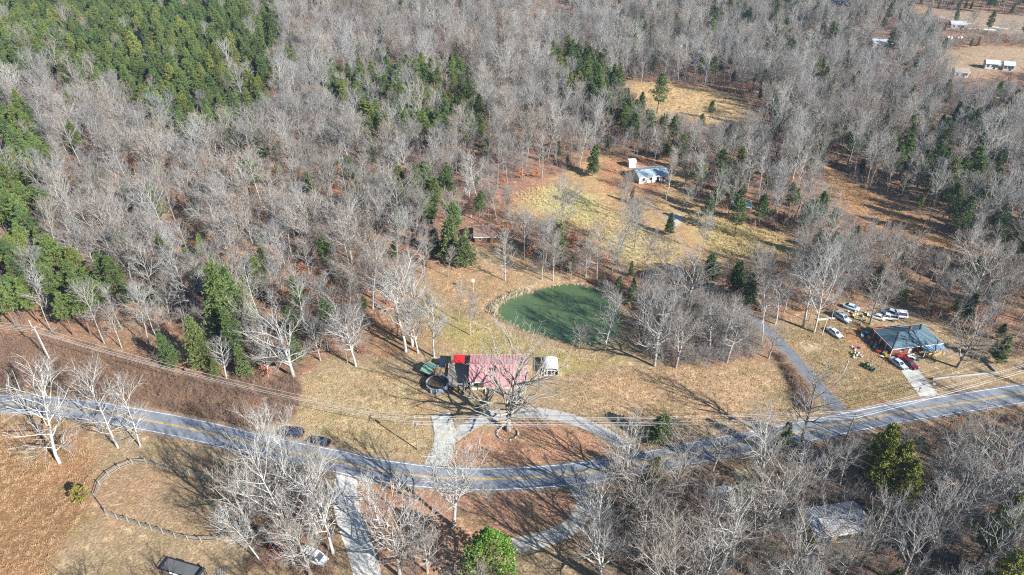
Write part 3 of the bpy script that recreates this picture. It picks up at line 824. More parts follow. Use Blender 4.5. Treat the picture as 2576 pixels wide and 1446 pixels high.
stand(TALL[0], 'bare_tree', 'bare tree behind the blue hip roofed house', 2357, 804, 690)
stand(TALL[3], 'bare_tree', 'leaning bare tree at the wood edge right behind the blue hip roofed house', 2387, 815, 705, lean=(0, .22), rz=0)
stand(TALL[5], 'bare_tree', 'fallen-looking bare tree leaning over the right bank of the pond', 1583, 790, 700, lean=(0, -.6), rz=0)
GOLDP = Kind('golden_pine', pine_tree(97, H=15, crown0=.12, wide=.2, whorls=17, per=6, style='pine'), PINEBARK, bark_mat('yellow_green_needles', [S(122, 130, 56), S(136, 140, 62), S(112, 126, 58)], .6), 15)
for x, y, yt, lb in [(583, 868, 655, 'tall dense pine towering over the pine clump near the power lines'), (612, 850, 668, 'yellowish green pine at the right of the pine clump near the power lines'),
                     (520, 931, 797, 'bushy pine at the wood edge, middle of the roadside pines'), (437, 927, 830, 'low bushy pine at the wood edge, left of the roadside pines'),
                     (547, 951, 892, 'short young pine, lowest of the roadside pines'), (600, 905, 770, 'pine filling the clump below the tallest one near the power lines')]:
    stand(YPINES[(x // 7) % 2], 'pine_tree', lb, x, y, yt, 'pine', wide=1.25)
for x, y, yt, lb in [(2190, 1205, 1068, 'tall yellow green pine beside the main road, nearest the leaning pole'), (2232, 1235, 1105, 'yellow green pine behind the rusty barn, middle of the roadside column'), (2262, 1268, 1160, 'yellow green pine right above the rusty barn'), (2200, 1240, 1120, 'dark side pine in the column above the rusty barn'),
                     (2545, 1505, 1335, 'bright green pine in the bottom right corner'), (2490, 1515, 1385, 'smaller green pine left of the one in the bottom right corner')]:
    stand(GOLDP, 'pine_tree', lb, x, y, yt, 'pine', wide=1.05)
    USED += [(USED[-1][0] + dx, USED[-1][1] + dy) for dx, dy in ((3.5, -3), (-3, -4), (0, -7))]
for x, y, yt, lb in [(1171, 674, 592, 'dark cedar alone at the lower edge of the cabin trees'), (1845, 745, 657, 'cedar right of the hidden part of the side lane'), (1777, 712, 637, 'cedar left of the hidden part of the side lane'),
                     (1490, 442, 362, 'dark cedar standing left of the white shed on the hill'), 
                     (1130, 655, 545, 'large dark cedar left of the brown cabin'), (1095, 640, 575, 'dark cedar with orange leaves under it, left of the cabin clump'), (1880, 770, 690, 'dark cedar behind the pole on the side lane'),
                     (1655, 1110, 1042, 'dark green cedar below the grass field, beside the main road'), (1400, 655, 560, 'greenish cedar behind the trees at the head of the pond')]:
    stand(CEDARS[x % 3], 'cedar_tree', lb, x, y, yt, 'cedar', wide=2.3 if x == 1655 else 1.5)
for x, y, yt, lb in [(1652, 285, 182, 'tall layered pine at the left end of the pale meadow'), (1630, 350, 275, 'dark pine below the pale meadow near the hidden lane'), (1690, 370, 290, 'pine right of the dark one below the pale meadow'),
                     (1785, 300, 252, 'sparse dark pine standing inside the pale meadow'), (2280, 45, 0, 'big dark pine at the left end of the far brown field'), (1760, 335, 285, 'round pine at the lower edge of the pale meadow')]:
    stand(PINES[x % 5], 'pine_tree', lb, x, y, yt, 'pine', wide=1.3)

# ------------------------------------------------------------------ the woods
OPENP = [W(p) for p in [
    [(-900, 880), (-300, 866), (0, 858), (120, 842), (213, 864), (347, 897), (400, 932), (567, 957), (745, 952), (790, 908), (870, 920), (935, 890), (925, 850), (945, 795), (1005, 785), (1045, 720), (1085, 682),
     (1140, 650), (1190, 630), (1180, 585), (1250, 595), (1300, 620), (1350, 700), (1420, 706), (1520, 722), (1590, 770), (1608, 820), (1605, 890), (1650, 928), (1760, 936), (1900, 912), (1960, 905), (1935, 860),
     (1900, 822), (1960, 808), (2060, 785), (2130, 760), (2290, 775), (2340, 812), (2410, 840), (2500, 915), (2575, 935), (2800, 930), (2800, 985), (2575, 1015), (2400, 1045), (2150, 1092), (1950, 1130), (1750, 1168), (1560, 1206),
     (1510, 1232), (1490, 1265), (1505, 1320), (1490, 1420), (1480, 1560), (900, 1620), (-500, 1700), (-900, 1700)],
    [(1215, 510), (1290, 470), (1420, 436), (1540, 390), (1690, 400), (1740, 470), (1770, 535), (1960, 592), (2015, 640), (1900, 672), (1760, 668), (1700, 690), (1620, 690), (1540, 660), (1460, 600), (1330, 548), (1230, 548)],
    [(1575, 208), (1640, 205), (1717, 213), (1793, 217), (1857, 243), (1925, 292), (1870, 312), (1790, 328), (1700, 300), (1640, 300), (1600, 250)],
    [(2055, 425), (2085, 415), (2150, 470), (2240, 500), (2330, 560), (2440, 650), (2400, 662), (2300, 605), (2200, 562), (2120, 522)],
    [(2290, 18), (2575, 42), (3000, 75), (3000, 120), (2575, 100), (2533, 100), (2450, 86), (2367, 50)],
    [(2380, 150), (2483, 140), (2575, 140), (2900, 160), (2900, 210), (2575, 198), (2450, 208), (2375, 195)],
    [(1835, 1180), (1885, 1175), (1910, 1205), (1895, 1250), (1850, 1250)],
    [(2030, 1290), (2150, 1270), (2190, 1330), (2150, 1390), (2030, 1380)],
    [(2195, 95), (2245, 95), (2250, 125), (2190, 125)], [(2085, -2), (2135, -2), (2135, 14), (2085, 14)],
    [(1835, 500), (1900, 500), (1900, 545), (1835, 545)], [(1180, 565), (1260, 565), (1260, 615), (1180, 615)], [(1100, 645), (1160, 590), (1010, 640)],
]]
PINEZ = [(W(p), q) for p, q in [
    ([(-700, -60), (650, -60), (715, 110), (712, 250), (680, 330), (650, 420), (560, 435), (420, 415), (360, 340), (290, 285), (170, 262), (0, 262), (-700, 270)], .93),
    ([(-500, 330), (105, 335), (150, 420), (160, 540), (130, 620), (150, 690), (330, 755), (335, 805), (210, 862), (0, 858), (-500, 900)], .92),
    ([(820, 215), (1200, 205), (1225, 380), (850, 390)], .72),
    ([(1385, 160), (1490, 165), (1625, 330), (1590, 385), (1500, 310), (1385, 225)], 1.0),
    ([(945, 520), (1010, 480), (1130, 470), (1150, 575), (1000, 620)], .55),
    ([(540, 760), (640, 690), (700, 720), (640, 800), (560, 850)], .45),
    ([(740, 680), (860, 660), (870, 720), (760, 740)], .5),
    ([(2130, 330), (2700, 330), (2700, 620), (2450, 640), (2300, 540)], .38),
    ([(1900, -20), (2320, -20), (2300, 30), (2000, 40)], .35),
    ([(2060, 560), (2150, 640), (2200, 760), (2140, 760)], .15),
    ([(2150, 1120), (2300, 1120), (2320, 1260), (2200, 1250)], .6),
    ([(2440, 1320), (2700, 1290), (2700, 1600), (2440, 1600)], .55),
    ([(1900, 130), (2100, 120), (2200, 330), (1960, 330)], .12),
]]
CLUMPS = [W(p) for p in [[(585, 1190), (690, 1170), (830, 1240), (845, 1330), (850, 1446), (600, 1446), (560, 1400), (600, 1280)]]]
SPARSE = [W(p) for p in [[(1640, 540), (1720, 560), (1820, 690), (1760, 720), (1700, 640)], [(1560, 600), (1640, 640), (1700, 700), (1600, 720), (1540, 680)], [(1760, 540), (1830, 560), (1850, 600), (1790, 600)],[(1540, 395), (1690, 400), (1760, 520), (1700, 560), (1580, 500)], [(1500, 470), (1600, 500), (1680, 560), (1560, 560)], [(1000, 700), (1060, 700), (1010, 780)], [(1960, 810), (2280, 765), (2300, 785), (2000, 830)], [(1300, 600), (1430, 590), (1430, 690), (1360, 690)]]]

ws = np.random.RandomState(21)
NP = 150000
TOP = 900.0
py_ = np.sqrt(ws.uniform(55 ** 2, TOP ** 2, NP)); px_ = ws.uniform(-1, 1, NP) * (py_ * .82 + 50)
def in_any(polys, X, Y, m=0):
    k = np.zeros(X.shape, bool)
    for p in polys: k |= poly_sd(p, X, Y) < m
    return k
opn = in_any(OPENP, px_, py_)
keep = ~opn
clump = in_any(CLUMPS, px_, py_) & (ws.uniform(0, 1, NP) < .25)
sparse = in_any(SPARSE, px_, py_) & (ws.uniform(0, 1, NP) < .2)
keep |= clump | sparse
for ln, w in PATHS: keep &= line_d(ln[::3], px_, py_) > w + 1.2
keep &= poly_sd(POND, px_, py_) > 1.0
px_, py_ = px_[keep], py_[keep]
pq = np.zeros(px_.shape)
for p, q in PINEZ: pq = np.where(poly_sd(p, px_, py_) < 0, q, pq)
pq = np.where((pq == 0) & (px_ > 60) & (py_ > 165), .09, pq); pq = np.where((pq == 0) & (px_ < 0) & (py_ > 140), .045, pq)
ispine = ws.uniform(0, 1, px_.shape) < pq
iscedar = (~ispine) & (ws.uniform(0, 1, px_.shape) < np.where(px_ > 40, .12, .055))
VIS = [   # clearings that stay in view: trees in front of them grow only so tall
    [(1578, 213), (1640, 205), (1793, 217), (1857, 243), (1910, 280), (1860, 300), (1740, 300), (1700, 275), (1640, 270)],
    [(2064, 425), (2085, 418), (2150, 480), (2240, 505), (2330, 560), (2420, 640), (2300, 600), (2190, 550), (2120, 510)],
    [(2297, 20), (2575, 43), (2700, 55), (2700, 98), (2533, 93), (2450, 80), (2367, 43)],
    [(2390, 145), (2483, 140), (2700, 143), (2700, 190), (2450, 200), (2377, 187)],
    [(2195, 95), (2240, 95), (2240, 118), (2195, 118)], [(2090, 0), (2130, 0), (2130, 12), (2090, 12)], [(2380, 88), (2420, 88), (2420, 100), (2380, 100)],
    [(1290, 480), (1420, 440), (1540, 400), (1600, 395), (1690, 420), (1740, 520), (1960, 600), (1990, 635), (1900, 650), (1740, 640), (1640, 660), (1560, 640), (1450, 570), (1300, 530)],
    [(1180, 560), (1255, 560), (1255, 612), (1180, 612)],
    [(2050, 1040), (2575, 960), (2800, 940), (2800, 1010), (2575, 1030), (2420, 1060), (2200, 1085), (2060, 1105)],
    [(2035, 1275), (2190, 1260), (2195, 1330), (2120, 1350), (2040, 1345)],
    [(1500, 960), (1900, 900), (2050, 960), (2000, 1050), (1800, 1070), (1560, 1080)],
    [(1120, 1040), (1540, 1050), (1560, 1200), (1120, 1200)],
    [(1815, 1172), (1890, 1168), (1910, 1210), (1895, 1248), (1815, 1245)],
    [(2060, 760), (2300, 770), (2400, 860), (2330, 930), (2080, 900)],
    [(1240, 720), (1480, 712), (1568, 775), (1572, 830), (1540, 860), (1440, 865), (1240, 790)],
    [(1290, 1380), (1270, 1350), (1400, 1310), (1430, 1240), (1500, 1230), (1500, 1300), (1420, 1350)],
    [(1770, 700), (1900, 790), (1880, 800), (1770, 730)],
]
VIS_ANY = ws.uniform(0, 1, 400000)
def to_survey(x, y, z):
    dz = z - CAM_H; dep = y * CP - dz * SP
    return (x / dep * FPX + 512) * SC, ((-dz * CP - y * SP) / dep * FPX + 287.5) * SC
KEYVIS = [[(1574, 400), (1604, 400), (1604, 426), (1574, 426)], [(1602, 428), (1650, 428), (1660, 478), (1606, 482)], [(1183, 562), (1240, 562), (1240, 610), (1183, 610)], [(1395, 718), (1500, 718), (1560, 780), (1540, 850), (1450, 850)], [(1222, 1330), (1270, 1340), (1280, 1440), (1200, 1440)]]
def tall_limit(x, y, z, polys=None):
    lim = np.full(x.shape, 30.0)
    for h in (24, 20, 17, 14, 11.5, 9, 7, 5, 3.5, 2):
        sx, sy = to_survey(x, y, z + h); hit = np.zeros(x.shape, bool)
        for p in (polys or VIS): hit |= poly_sd(p, sx, sy) < 9
        lim = np.where(hit, h - 1.0, lim)
    return lim
grid = {}
def far_enough(x, y, d):
    cx, cy = int(x // 8), int(y // 8)
    for a in (-1, 0, 1):
        for b_ in (-1, 0, 1):
            for (u, v, e) in grid.get((cx + a, cy + b_), ()):
                if (u - x) ** 2 + (v - y) ** 2 < (d * .5 + e * .5) ** 2: return False
    grid.setdefault((cx, cy), []).append((x, y, d)); return True
for u, v in USED: far_enough(u, v, 5)
trees = {'bare': [], 'pine': [], 'cedar': []}
for i in range(len(px_)):
    k = 'pine' if ispine[i] else 'cedar' if iscedar[i] else 'bare'
    x, y = float(px_[i]), float(py_[i])
    d = {'pine': 3.7, 'cedar': 3.4, 'bare': 4.7 if y < 420 else 5.6}[k] * ws.uniform(.75, 1.25)
    if y > 620: d *= 1.6
    if x > 15 and y < 128: d *= 1.08
    if far_enough(x, y, d): trees[k].append((x, y, d))
for k in trees:
    a = np.array(trees[k]); z = hfun(a[:, 0], a[:, 1])
    lim = tall_limit(a[:, 0], a[:, 1], z)
    nat = {'bare': 18.5, 'pine': 15.5, 'cedar': 9.5}[k] * ws.uniform(.66, 1.16, len(a)) * np.where(ws.uniform(0, 1, len(a)) < .2, .72, 1)
    lim = np.where(in_any(SPARSE, a[:, 0], a[:, 1]) & (ws.uniform(0, 1, len(a)) < .75), 99, lim)
    lim = np.where((ws.uniform(0, 1, len(a)) < .06) & (a[:, 1] > 100), 99, lim)
    lim = np.minimum(lim, tall_limit(a[:, 0], a[:, 1], z, KEYVIS))
    hh = np.minimum(nat, lim * ws.uniform(.85, 1.0, len(a)))
    trees[k] = [(a[i, 0], a[i, 1], z[i], hh[i]) for i in range(len(a)) if hh[i] > 3.2]
    print('woods', k, len(trees[k]))

def in_frame(x, y, z, m=0.02):
    dx, dy, dz = x, y, z - CAM_H
    dep = dy * CP - dz * SP
    u = dx / dep * FPX / 512; v = (-dz * CP - dy * SP) / dep * FPX / 287.5
    return abs(u) < 1 + m and abs(v) < 1 + m

AREAS = [
    ('lower_right', lambda x, y: x > 18 and y < 125, 'in the tangled wood below the main road around the rusty barn'),
    ('clump', lambda x, y: y < 105, 'in the grove around the red and white trucks'),
    ('pond', lambda x, y: 18 < x < 82 and y < 185, 'in the thicket between the pond and the side lane'),
    ('right', lambda x, y: x >= 60, 'in the wood behind the blue hip roofed house'),
    ('left', lambda x, y: x < -2 and y < 175, 'in the near edge of the big wood above the power lines'),
    ('rest', lambda x, y: True, 'deep in the big wood on the slope above the pond'),
]
def area(x, y):
    return next(t for _, f, t in AREAS if f(x, y))
def near_first(lst, n):
    vis = [t for t in lst if in_frame(t[0], t[1], t[2] + 6)]
    vis.sort(key=lambda t: t[0] ** 2 + t[1] ** 2)
    pick = set(vis[:n])
    return vis[:n], [t for t in lst if t not in pick]
bn, bf = near_first(trees['bare'], 245)
for t in bn:
    kd = rnd.choice(PALE + NEAR if t[0] < 15 and t[1] < 105 else NEAR if t[1] < 135 else TALL + TALL + NARROW + OPEN_[:1])
    plant(kd, 'bare_tree', 'bare grey tree ' + area(t[0], t[1]), 'tree', t[:3], t[3], 'bare trees ' + area(t[0], t[1]), wide=rnd.uniform(.95, 1.3), lean=(rnd.gauss(0, .03), rnd.gauss(0, .03)))
pn, pf = near_first(trees['pine'], 280)
for t in pn:
    kd = rnd.choice(PINES)
    plant(kd, 'pine_tree', 'green pine ' + area(t[0], t[1]), 'pine', t[:3], t[3], 'pines ' + area(t[0], t[1]), wide=rnd.uniform(1.0, 1.35))
cn, cf = near_first(trees['cedar'], 150)
for t in cn:
    kd = rnd.choice(CEDARS)
    plant(kd, 'cedar_tree', 'olive green cedar ' + area(t[0], t[1]), 'cedar', t[:3], t[3], 'cedars ' + area(t[0], t[1]), wide=rnd.uniform(1.0, 1.4))
scatter('bare_forest', [(*t[:3], t[3] / 18.5) for t in bf], [k.both for k in TALL + NARROW + OPEN_[:1]], 'mass of bare grey winter trees covering the far slopes', 'forest', .95, 1.05)
scatter('pine_forest', [(*t[:3], t[3] / 17.5) for t in pf], [k.both for k in PINES], 'mass of green pines in the plantation at the top', 'forest', .95, 1.05)
if cf: scatter('cedar_forest', [(*t[:3], t[3] / 11) for t in cf], [k.both for k in CEDARS], 'scattered far cedars among the bare woods', 'forest', .9, 1.1)

# undergrowth: saplings, brambles and russet leaved beeches on the wood floor
N2 = 26000
uy = np.sqrt(ws.uniform(58 ** 2, 520 ** 2, N2)); ux = ws.uniform(-1, 1, N2) * (uy * .8 + 30)
k2 = ~in_any(OPENP, ux, uy, 0.5)
for ln, w in PATHS: k2 &= line_d(ln[::3], ux, uy) > w + .8
k2 &= poly_sd(POND, ux, uy) > .6
ux, uy = ux[k2], uy[k2]; uz = hfun(ux, uy); pick = ws.uniform(0, 1, len(ux))
P3 = [(ux[i], uy[i], uz[i]) for i in range(len(ux))]
scatter('sapling_undergrowth', [P3[i] for i in range(len(P3)) if pick[i] < .38], SAPL, 'thin bare saplings between the taller trees', 'undergrowth', .6, 1.4)
scatter('bramble_undergrowth', [P3[i] for i in range(len(P3)) if .38 <= pick[i] < .91], BUSHES, 'brown brambles covering the wood floor', 'undergrowth', .6, 1.4)
scatter('russet_undergrowth', [P3[i] for i in range(len(P3)) if pick[i] >= .91], RUSS, 'young beeches still holding russet leaves in the wood', 'undergrowth', .5, 1.3)

def fill(polys, n, m=0.0, tallest=0.0):  # random spots inside survey polygons
    out = []
    for pv in polys:
        p = W(pv); xs = [q[0] for q in p]; ys = [q[1] for q in p]
        X = ws.uniform(min(xs), max(xs), n); Y = ws.uniform(min(ys), max(ys), n)
        k = poly_sd(p, X, Y) < m
        for ln, w in PATHS: k &= line_d(ln[::3], X, Y) > w + .5
        k &= poly_sd(POND, X, Y) > .1
        X, Y = X[k], Y[k]; Z = hfun(X, Y)
        if tallest:
            k = tall_limit(X, Y, Z) > tallest; X, Y, Z = X[k], Y[k], Z[k]
        out += [(X[i], Y[i], Z[i]) for i in range(len(X))]
    return out
scatter('roadside_brush', fill([[(-300, 860), (0, 850), (213, 862), (400, 930), (570, 957), (745, 950), (765, 990), (740, 1060), (650, 1080), (430, 1035), (230, 1000), (0, 978), (-300, 985)]], 4400) +
        fill([[(1955, 890), (1975, 900), (2030, 980), (2040, 1030), (2015, 1040), (2000, 980)]], 260) + fill([[(470, 1150), (560, 1170), (620, 1205), (600, 1215), (480, 1165)]], 70) +
        fill([[(590, 1180), (700, 1165), (840, 1240), (845, 1446), (620, 1446)]], 700), BUSHES, 'brown brambles and weeds on the bank above the road', 'brush', .35, 1.0)
scatter('meadow_grass', fill([[(1575, 205), (1717, 213), (1793, 217), (1857, 243), (1915, 285), (1867, 305), (1790, 320), (1640, 300)]], 2600) + fill([[(2060, 420), (2150, 470), (2330, 560), (2440, 650), (2300, 600), (2120, 520)]], 1500) +
        fill([[(-250, 1060), (0, 1052), (140, 1060), (230, 1120), (235, 1200), (210, 1300), (140, 1400), (110, 1500), (-250, 1500)]], 3000), STRAWT, 'tall dry straw coloured grass in the fields', 'grass', .5, 1.1)
scatter('yellow_grass', fill([[(1285, 490), (1400, 462), (1490, 490), (1560, 540), (1720, 620), (1700, 680), (1620, 690), (1540, 640), (1400, 545)]], 3200) + fill([[(1730, 535), (1850, 560), (1970, 600), (1990, 640), (1900, 655), (1790, 630)]], 2200), YSTRAWT, 'tall yellow grass on the open slope above the pond', 'grass', .35, .9)
scatter('thicket_undergrowth', fill([[(1605, 745), (1650, 740), (1760, 740), (1850, 790), (1930, 860), (1900, 905), (1760, 925), (1650, 920), (1615, 890), (1615, 800)]], 650) + fill([[(1560, 1215), (1760, 1180), (2100, 1125), (2700, 1050), (2700, 1600), (1520, 1600), (1520, 1320)]], 700, tallest=6.5), SAPL, 'grey thicket of slim bare saplings', 'undergrowth', .6, 1.3)
scatter('lawn_grass', fill([[(750, 960), (900, 925), (1060, 960), (1090, 1150), (740, 1120)], [(1060, 700), (1300, 690), (1260, 800), (1420, 870), (1560, 920), (1060, 890)], [(1420, 940), (1560, 925), (1900, 915), (2000, 960), (2000, 1040), (1650, 1090), (1450, 1030)], [(1960, 830), (2120, 800), (2200, 830), (2330, 990), (2130, 1030)]], 2600), [one('lawn_tuft', tuft_mesh(160 + i, .3, 14, STRAW)) for i in range(2)], 'short dry winter grass tufts on the lawns', 'grass', .5, 1.3)
edge = []
for ln, w in PATHS:
    for sgn in (-1, 1):
        for q in offset_line(ln, sgn * (w + .25)):
            if 60 < q[1] < 260 and abs(q[0]) < 170:
                for _ in range(3): a = (q[0] + rnd.gauss(0, .4), q[1] + rnd.gauss(0, .4)); edge.append((a[0], a[1], .02, rnd.uniform(.25, .6)))
scatter('verge_grass', edge, STRAWT, 'dry grass creeping over the edges of the roads and drives', 'grass', .7, 1.2)
# reeds at the pond edge: pale band on its upper left, a thin fringe elsewhere
reed = []
PL = smooth_line(POND + [POND[0]], .25)
RBAND = [W([q])[0] for q in [(1236, 780), (1246, 768), (1268, 750), (1312, 735)]]
for p in PL:
    dr = line_d(RBAND, np.array([p[0]]), np.array([p[1]]))[0]
    for _ in range(6 if dr < 2.2 else (1 if rnd.random() < .5 else 0)):
        a = (p[0] + rnd.gauss(0, .45), p[1] + rnd.gauss(0, .45))
        reed.append((a[0], a[1], hz(*a) - .05, 1.15 if dr < 2.2 else .6))
REEDM = bark_mat('dry_reeds', [S(222, 206, 176), S(206, 188, 152), S(230, 220, 196)])
scatter('pond_reeds', reed, [one('reed', tuft_mesh(150 + i, 1.0, 16, REEDM)) for i in range(2)], 'pale dry reeds fringing the pond', 'reeds', .7, 1.2)
# ------------------------------------------------------------------ buildings
CUBE = MB().box((0, 0, 0), (1, 1, 1))
CUBES = {}
def bar(name, m, parent, c, d, rot=(0, 0, 0)):
    """a box part that shares one mesh per material"""
    if m.name not in CUBES: CUBES[m.name] = CUBE.mesh('bar_' + m.name, m)
    return obj(name, CUBES[m.name], parent, c, rot, d)
def beam(name, m, parent, p0, p1, w, h=None):
    p0, p1 = Vector(p0), Vector(p1); d = p1 - p0
    return bar(name, m, parent, (p0 + p1) / 2, (d.length, w, h or w), (0, -math.atan2(d.z, math.hypot(d.x, d.y)), math.atan2(d.y, d.x)))

glass = mat('window_glass', S(70, 84, 100, .6), rough=0.08, var=0.1, spec=0.6)
trimw = mat('white_trim', S(228, 226, 220, .88), rough=0.6, var=0.06)
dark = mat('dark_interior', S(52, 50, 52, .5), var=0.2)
wood = mat('weathered_wood', S(168, 156, 142, .75), rough=0.9, var=0.25, scale=4)
brownwood = mat('brown_wood', S(132, 100, 76, .75), rough=0.9, var=0.25, scale=4)

def window(root, c, w, h, ax):
    """ax 'x': set in a wall that faces +-y; 'y': in a wall that faces +-x"""
    sz = (w + .16, .09, h + .16) if ax == 'x' else (.09, w + .16, h + .16)
    f = MB().box((0, 0, 0), sz).build('window', trimw, root, loc=c)
    sp = (w, .12, h) if ax == 'x' else (.12, w, h)
    MB().box((0, 0, 0), sp).build('pane', glass, f)
    return f

def gable(root, w, d, eave, ridge, wallm, roofm, over=.35, ribs=None, rib_m=None, z0=-.3):
    hw, hd = w / 2, d / 2
    mb = MB()
    mb.add([(-hw, -hd, z0), (hw, -hd, z0), (hw, hd, z0), (-hw, hd, z0), (-hw, -hd, eave), (hw, -hd, eave), (hw, hd, eave), (-hw, hd, eave), (-hw, 0, ridge - .05), (hw, 0, ridge - .05)],
           [(0, 1, 5, 4), (1, 2, 6, 9, 5), (2, 3, 7, 6), (3, 0, 4, 8, 7), (4, 5, 9, 8), (6, 7, 8, 9)])
    mb.build('wall', wallm, root)
    sl = (ridge - eave) / hd
    rf = MB()
    ez = eave - over * sl + .10
    rf.slab([(-hw - over, -hd - over, ez), (hw + over, -hd - over, ez), (hw + over, 0, ridge + .10), (-hw - over, 0, ridge + .10)], .1)
    rf.slab([(-hw - over, 0, ridge + .10), (hw + over, 0, ridge + .10), (hw + over, hd + over, ez), (-hw - over, hd + over, ez)], .1)
    roof = rf.build('roof', roofm, root)
    if ribs:
        n = int((w + 2 * over) / ribs)
        L = math.hypot(hd + over, ridge + .1 - ez); a = math.atan2(ridge + .1 - ez, hd + over)
        rb = MB()
        for i in range(n + 1):
            x = -hw - over + .03 + (w + 2 * over - .06) * i / n
            for s in (-1, 1):
                p0 = Vector((x, s * (hd + over), ez + .02)); p1 = Vector((x, 0, ridge + .12))
                rb.cyl(p0, p1, .055, n=4, cap=False)
        rb.build('roof_rib', rib_m or roofm, roof)
        MB().box((0, 0, ridge + .13), (w + 2 * over, .34, .07)).build('ridge_cap', rib_m or roofm, roof)
    for s in (-1, 1):
        MB().box((0, s * (hd + over + .03), ez - .08), (w + 2 * over, .04, .2)).build('fascia', trimw, root)
    return roof

# red roofed main house
redm = mat('red_metal_roof', S(206, 152, 148, .84), rough=0.5, var=0.2, scale=.5, spec=.4)
cream = mat('cream_siding', S(226, 214, 184, .85), rough=0.8, var=0.08, scale=1.0)
H1 = thing('house', 'long cream house with faded red metal roof behind the huge oak', 'house', (-3.2, 127.1, 0))
gable(H1, 13.6, 9.4, 2.55, 3.5, cream, redm, .35, .72, mat('red_roof_glint_ribs', S(224, 150, 146, .85), rough=.5, var=.1))  # ribs coloured lighter than the roof to paint in their sun glint
for x in (-5.4, -2.6, 2.6, 5.2): window(H1, (x, -4.71, 1.5), 1.1, 1.0, 'x')
for y in (-2.5, 2.0): window(H1, (6.81, y, 1.5), .9, 1.0, 'y')
d_ = MB().box((0, 0, 0), (1.0, .08, 2.05)).build('door', mat('red_door', S(170, 60, 50), var=.1), H1, loc=(.4, -4.72, 1.2)); MB().box((.36, -.06, 0), (.08, .06, .08)).build('handle', trimw, d_)
MB().box((0, -5.6, .1), (6.5, 1.7, .3)).build('porch_floor', wood, H1)
for x in (-3.1, -1.0, 1.2, 3.1): MB().box((x, -6.3, 1.2), (.12, .12, 2.4)).build('porch_post', trimw, H1)
pr = MB(); pr.slab([(-3.5, -6.7, 2.38), (3.5, -6.7, 2.38), (3.5, -4.9, 2.62), (-3.5, -4.9, 2.62)], .07); pr.build('porch_roof', redm, H1)
MB().box((-1.0, -1.9, 3.6), (.55, .55, 1.3)).build('chimney', mat('dark_chimney', S(84, 72, 70)), H1)
MB().box((5.7, -5.4, .25), (1.5, 1.2, .5)).build('front_step', concrete, H1)
MB().cyl((4.3, 1.6, 3.1), (4.3, 1.6, 3.8), .06, n=8).build('vent_pipe', wood, H1)
# deck west of the house
D1 = thing('deck', 'weathered grey wooden deck between the red roofed house and the round pool', 'deck', (-13.2, 126.8, 0))
for i in range(26): bar('plank', wood, D1, (-2.45 + i * .195, 0, .62), (.18, 8.6, .05))
for x in (-2.3, 0, 2.3):
    for y in (-4, 0, 4): bar('leg', brownwood, D1, (x, y, .2), (.12, .12, .8))
for y in (-4.25, 4.25): bar('rail', trimw, D1, (0, y, 1.5), (5.0, .08, .08))
bar('rail', trimw, D1, (-2.5, 2.9, 1.5), (.08, 2.7, .08))
for x in (-2.45, -1.2, 0, 1.2, 2.45):
    for y in (-4.25, 4.25): bar('rail_post', trimw, D1, (x, y, 1.05), (.08, .08, .9))
PV = thing('pavilion', 'small bright red roof on white posts at the back of the deck', 'pavilion', (-13.1, 130.3, .6))
pr = MB(); pr.slab([(-1.4, -1.3, 2.1), (1.4, -1.3, 2.1), (1.4, 1.3, 2.4), (-1.4, 1.3, 2.4)], .08); rr_ = pr.build('roof', mat('bright_red_roof', S(214, 44, 52, .9), rough=.5, var=.1), PV)
for i in range(8):
    MB().cyl((-1.3 + i * .37, -1.3, 2.12), (-1.3 + i * .37, 1.3, 2.42), .03, n=4).build('roof_rib', MATS['bright_red_roof'], rr_)
for x in (-1.25, 1.25):
    for y in (-1.15, 1.15): bar('post', trimw, PV, (x, y, 1.0), (.1, .1, 2.2))
PO = thing('swimming_pool', 'round above ground pool with brown cover beside the deck', 'pool', (-17.9, 123.4, 0))
MB().lathe([(2.7, 0), (2.7, 1.25), (2.62, 1.25), (2.62, .4)], 40).build('pool_wall', mat('pool_wall', S(116, 134, 152, .7), var=.1), PO)
MB().lathe([(2.5, 1.26), (2.5, 1.33), (2.86, 1.33), (2.86, 1.26)], 40).build('rim', mat('pool_rim', S(176, 182, 188, .75), var=.1), PO)
cv = MB(); cv.poly([(2.61 * math.cos(t * .157), 2.61 * math.sin(t * .157), 1.05 + .05 * math.sin(t * 2)) for t in range(40)]); cv.build('cover', mat('brown_pool_cover', S(104, 84, 70, .7), var=.3, scale=.8), PO)
for k in range(12):
    a = k * .5236; MB().box((2.78 * math.cos(a), 2.78 * math.sin(a), .62), (.12, .12, 1.24), a).build('upright', trimw, PO)
for s in (-.3, .3): MB().cyl((2.9, .8 + s, 0), (2.6, .8 + s, 2.0), .04).build('ladder_rail', trimw, PO)
GS = thing('shed', 'small shed with pale green metal roof and lumber beside it', 'shed', (-20.3, 128.2, 0), R(-32))
gable(GS, 2.4, 3.0, 1.7, 2.15, brownwood, mat('green_metal_roof', S(136, 176, 152, .8), rough=.5, var=.18, scale=1.2), .3, .4)
MB().box((0, -1.51, .85), (.9, .06, 1.6)).build('door', dark, GS)
for k in range(6):
    b_ = bar('lumber_board', wood if k % 2 else brownwood, None, (-20.9 + .35 * k - 1.0, 125.0 + .22 * k - .6, .12 + .05 * (k % 3)), (3.2 - .2 * k, .22, .06), (0, 0, R(38 + 3 * k)))
    tag(b_, 'loose lumber board lying in front of the green roofed shed', 'board', 'boards in front of the green roofed shed')
NS = thing('storage_box', 'dark blue covered storage box behind the green roofed shed', 'storage box', (-17.6, 131.2, 0))
MB().box((0, 0, .7), (1.7, 1.7, 1.4)).build('body', mat('navy_tarp', S(50, 62, 92, .6), rough=.6, var=.2), NS)
MB().box((0, 0, 1.44), (1.85, 1.85, .1)).build('lid', MATS['navy_tarp'], NS)
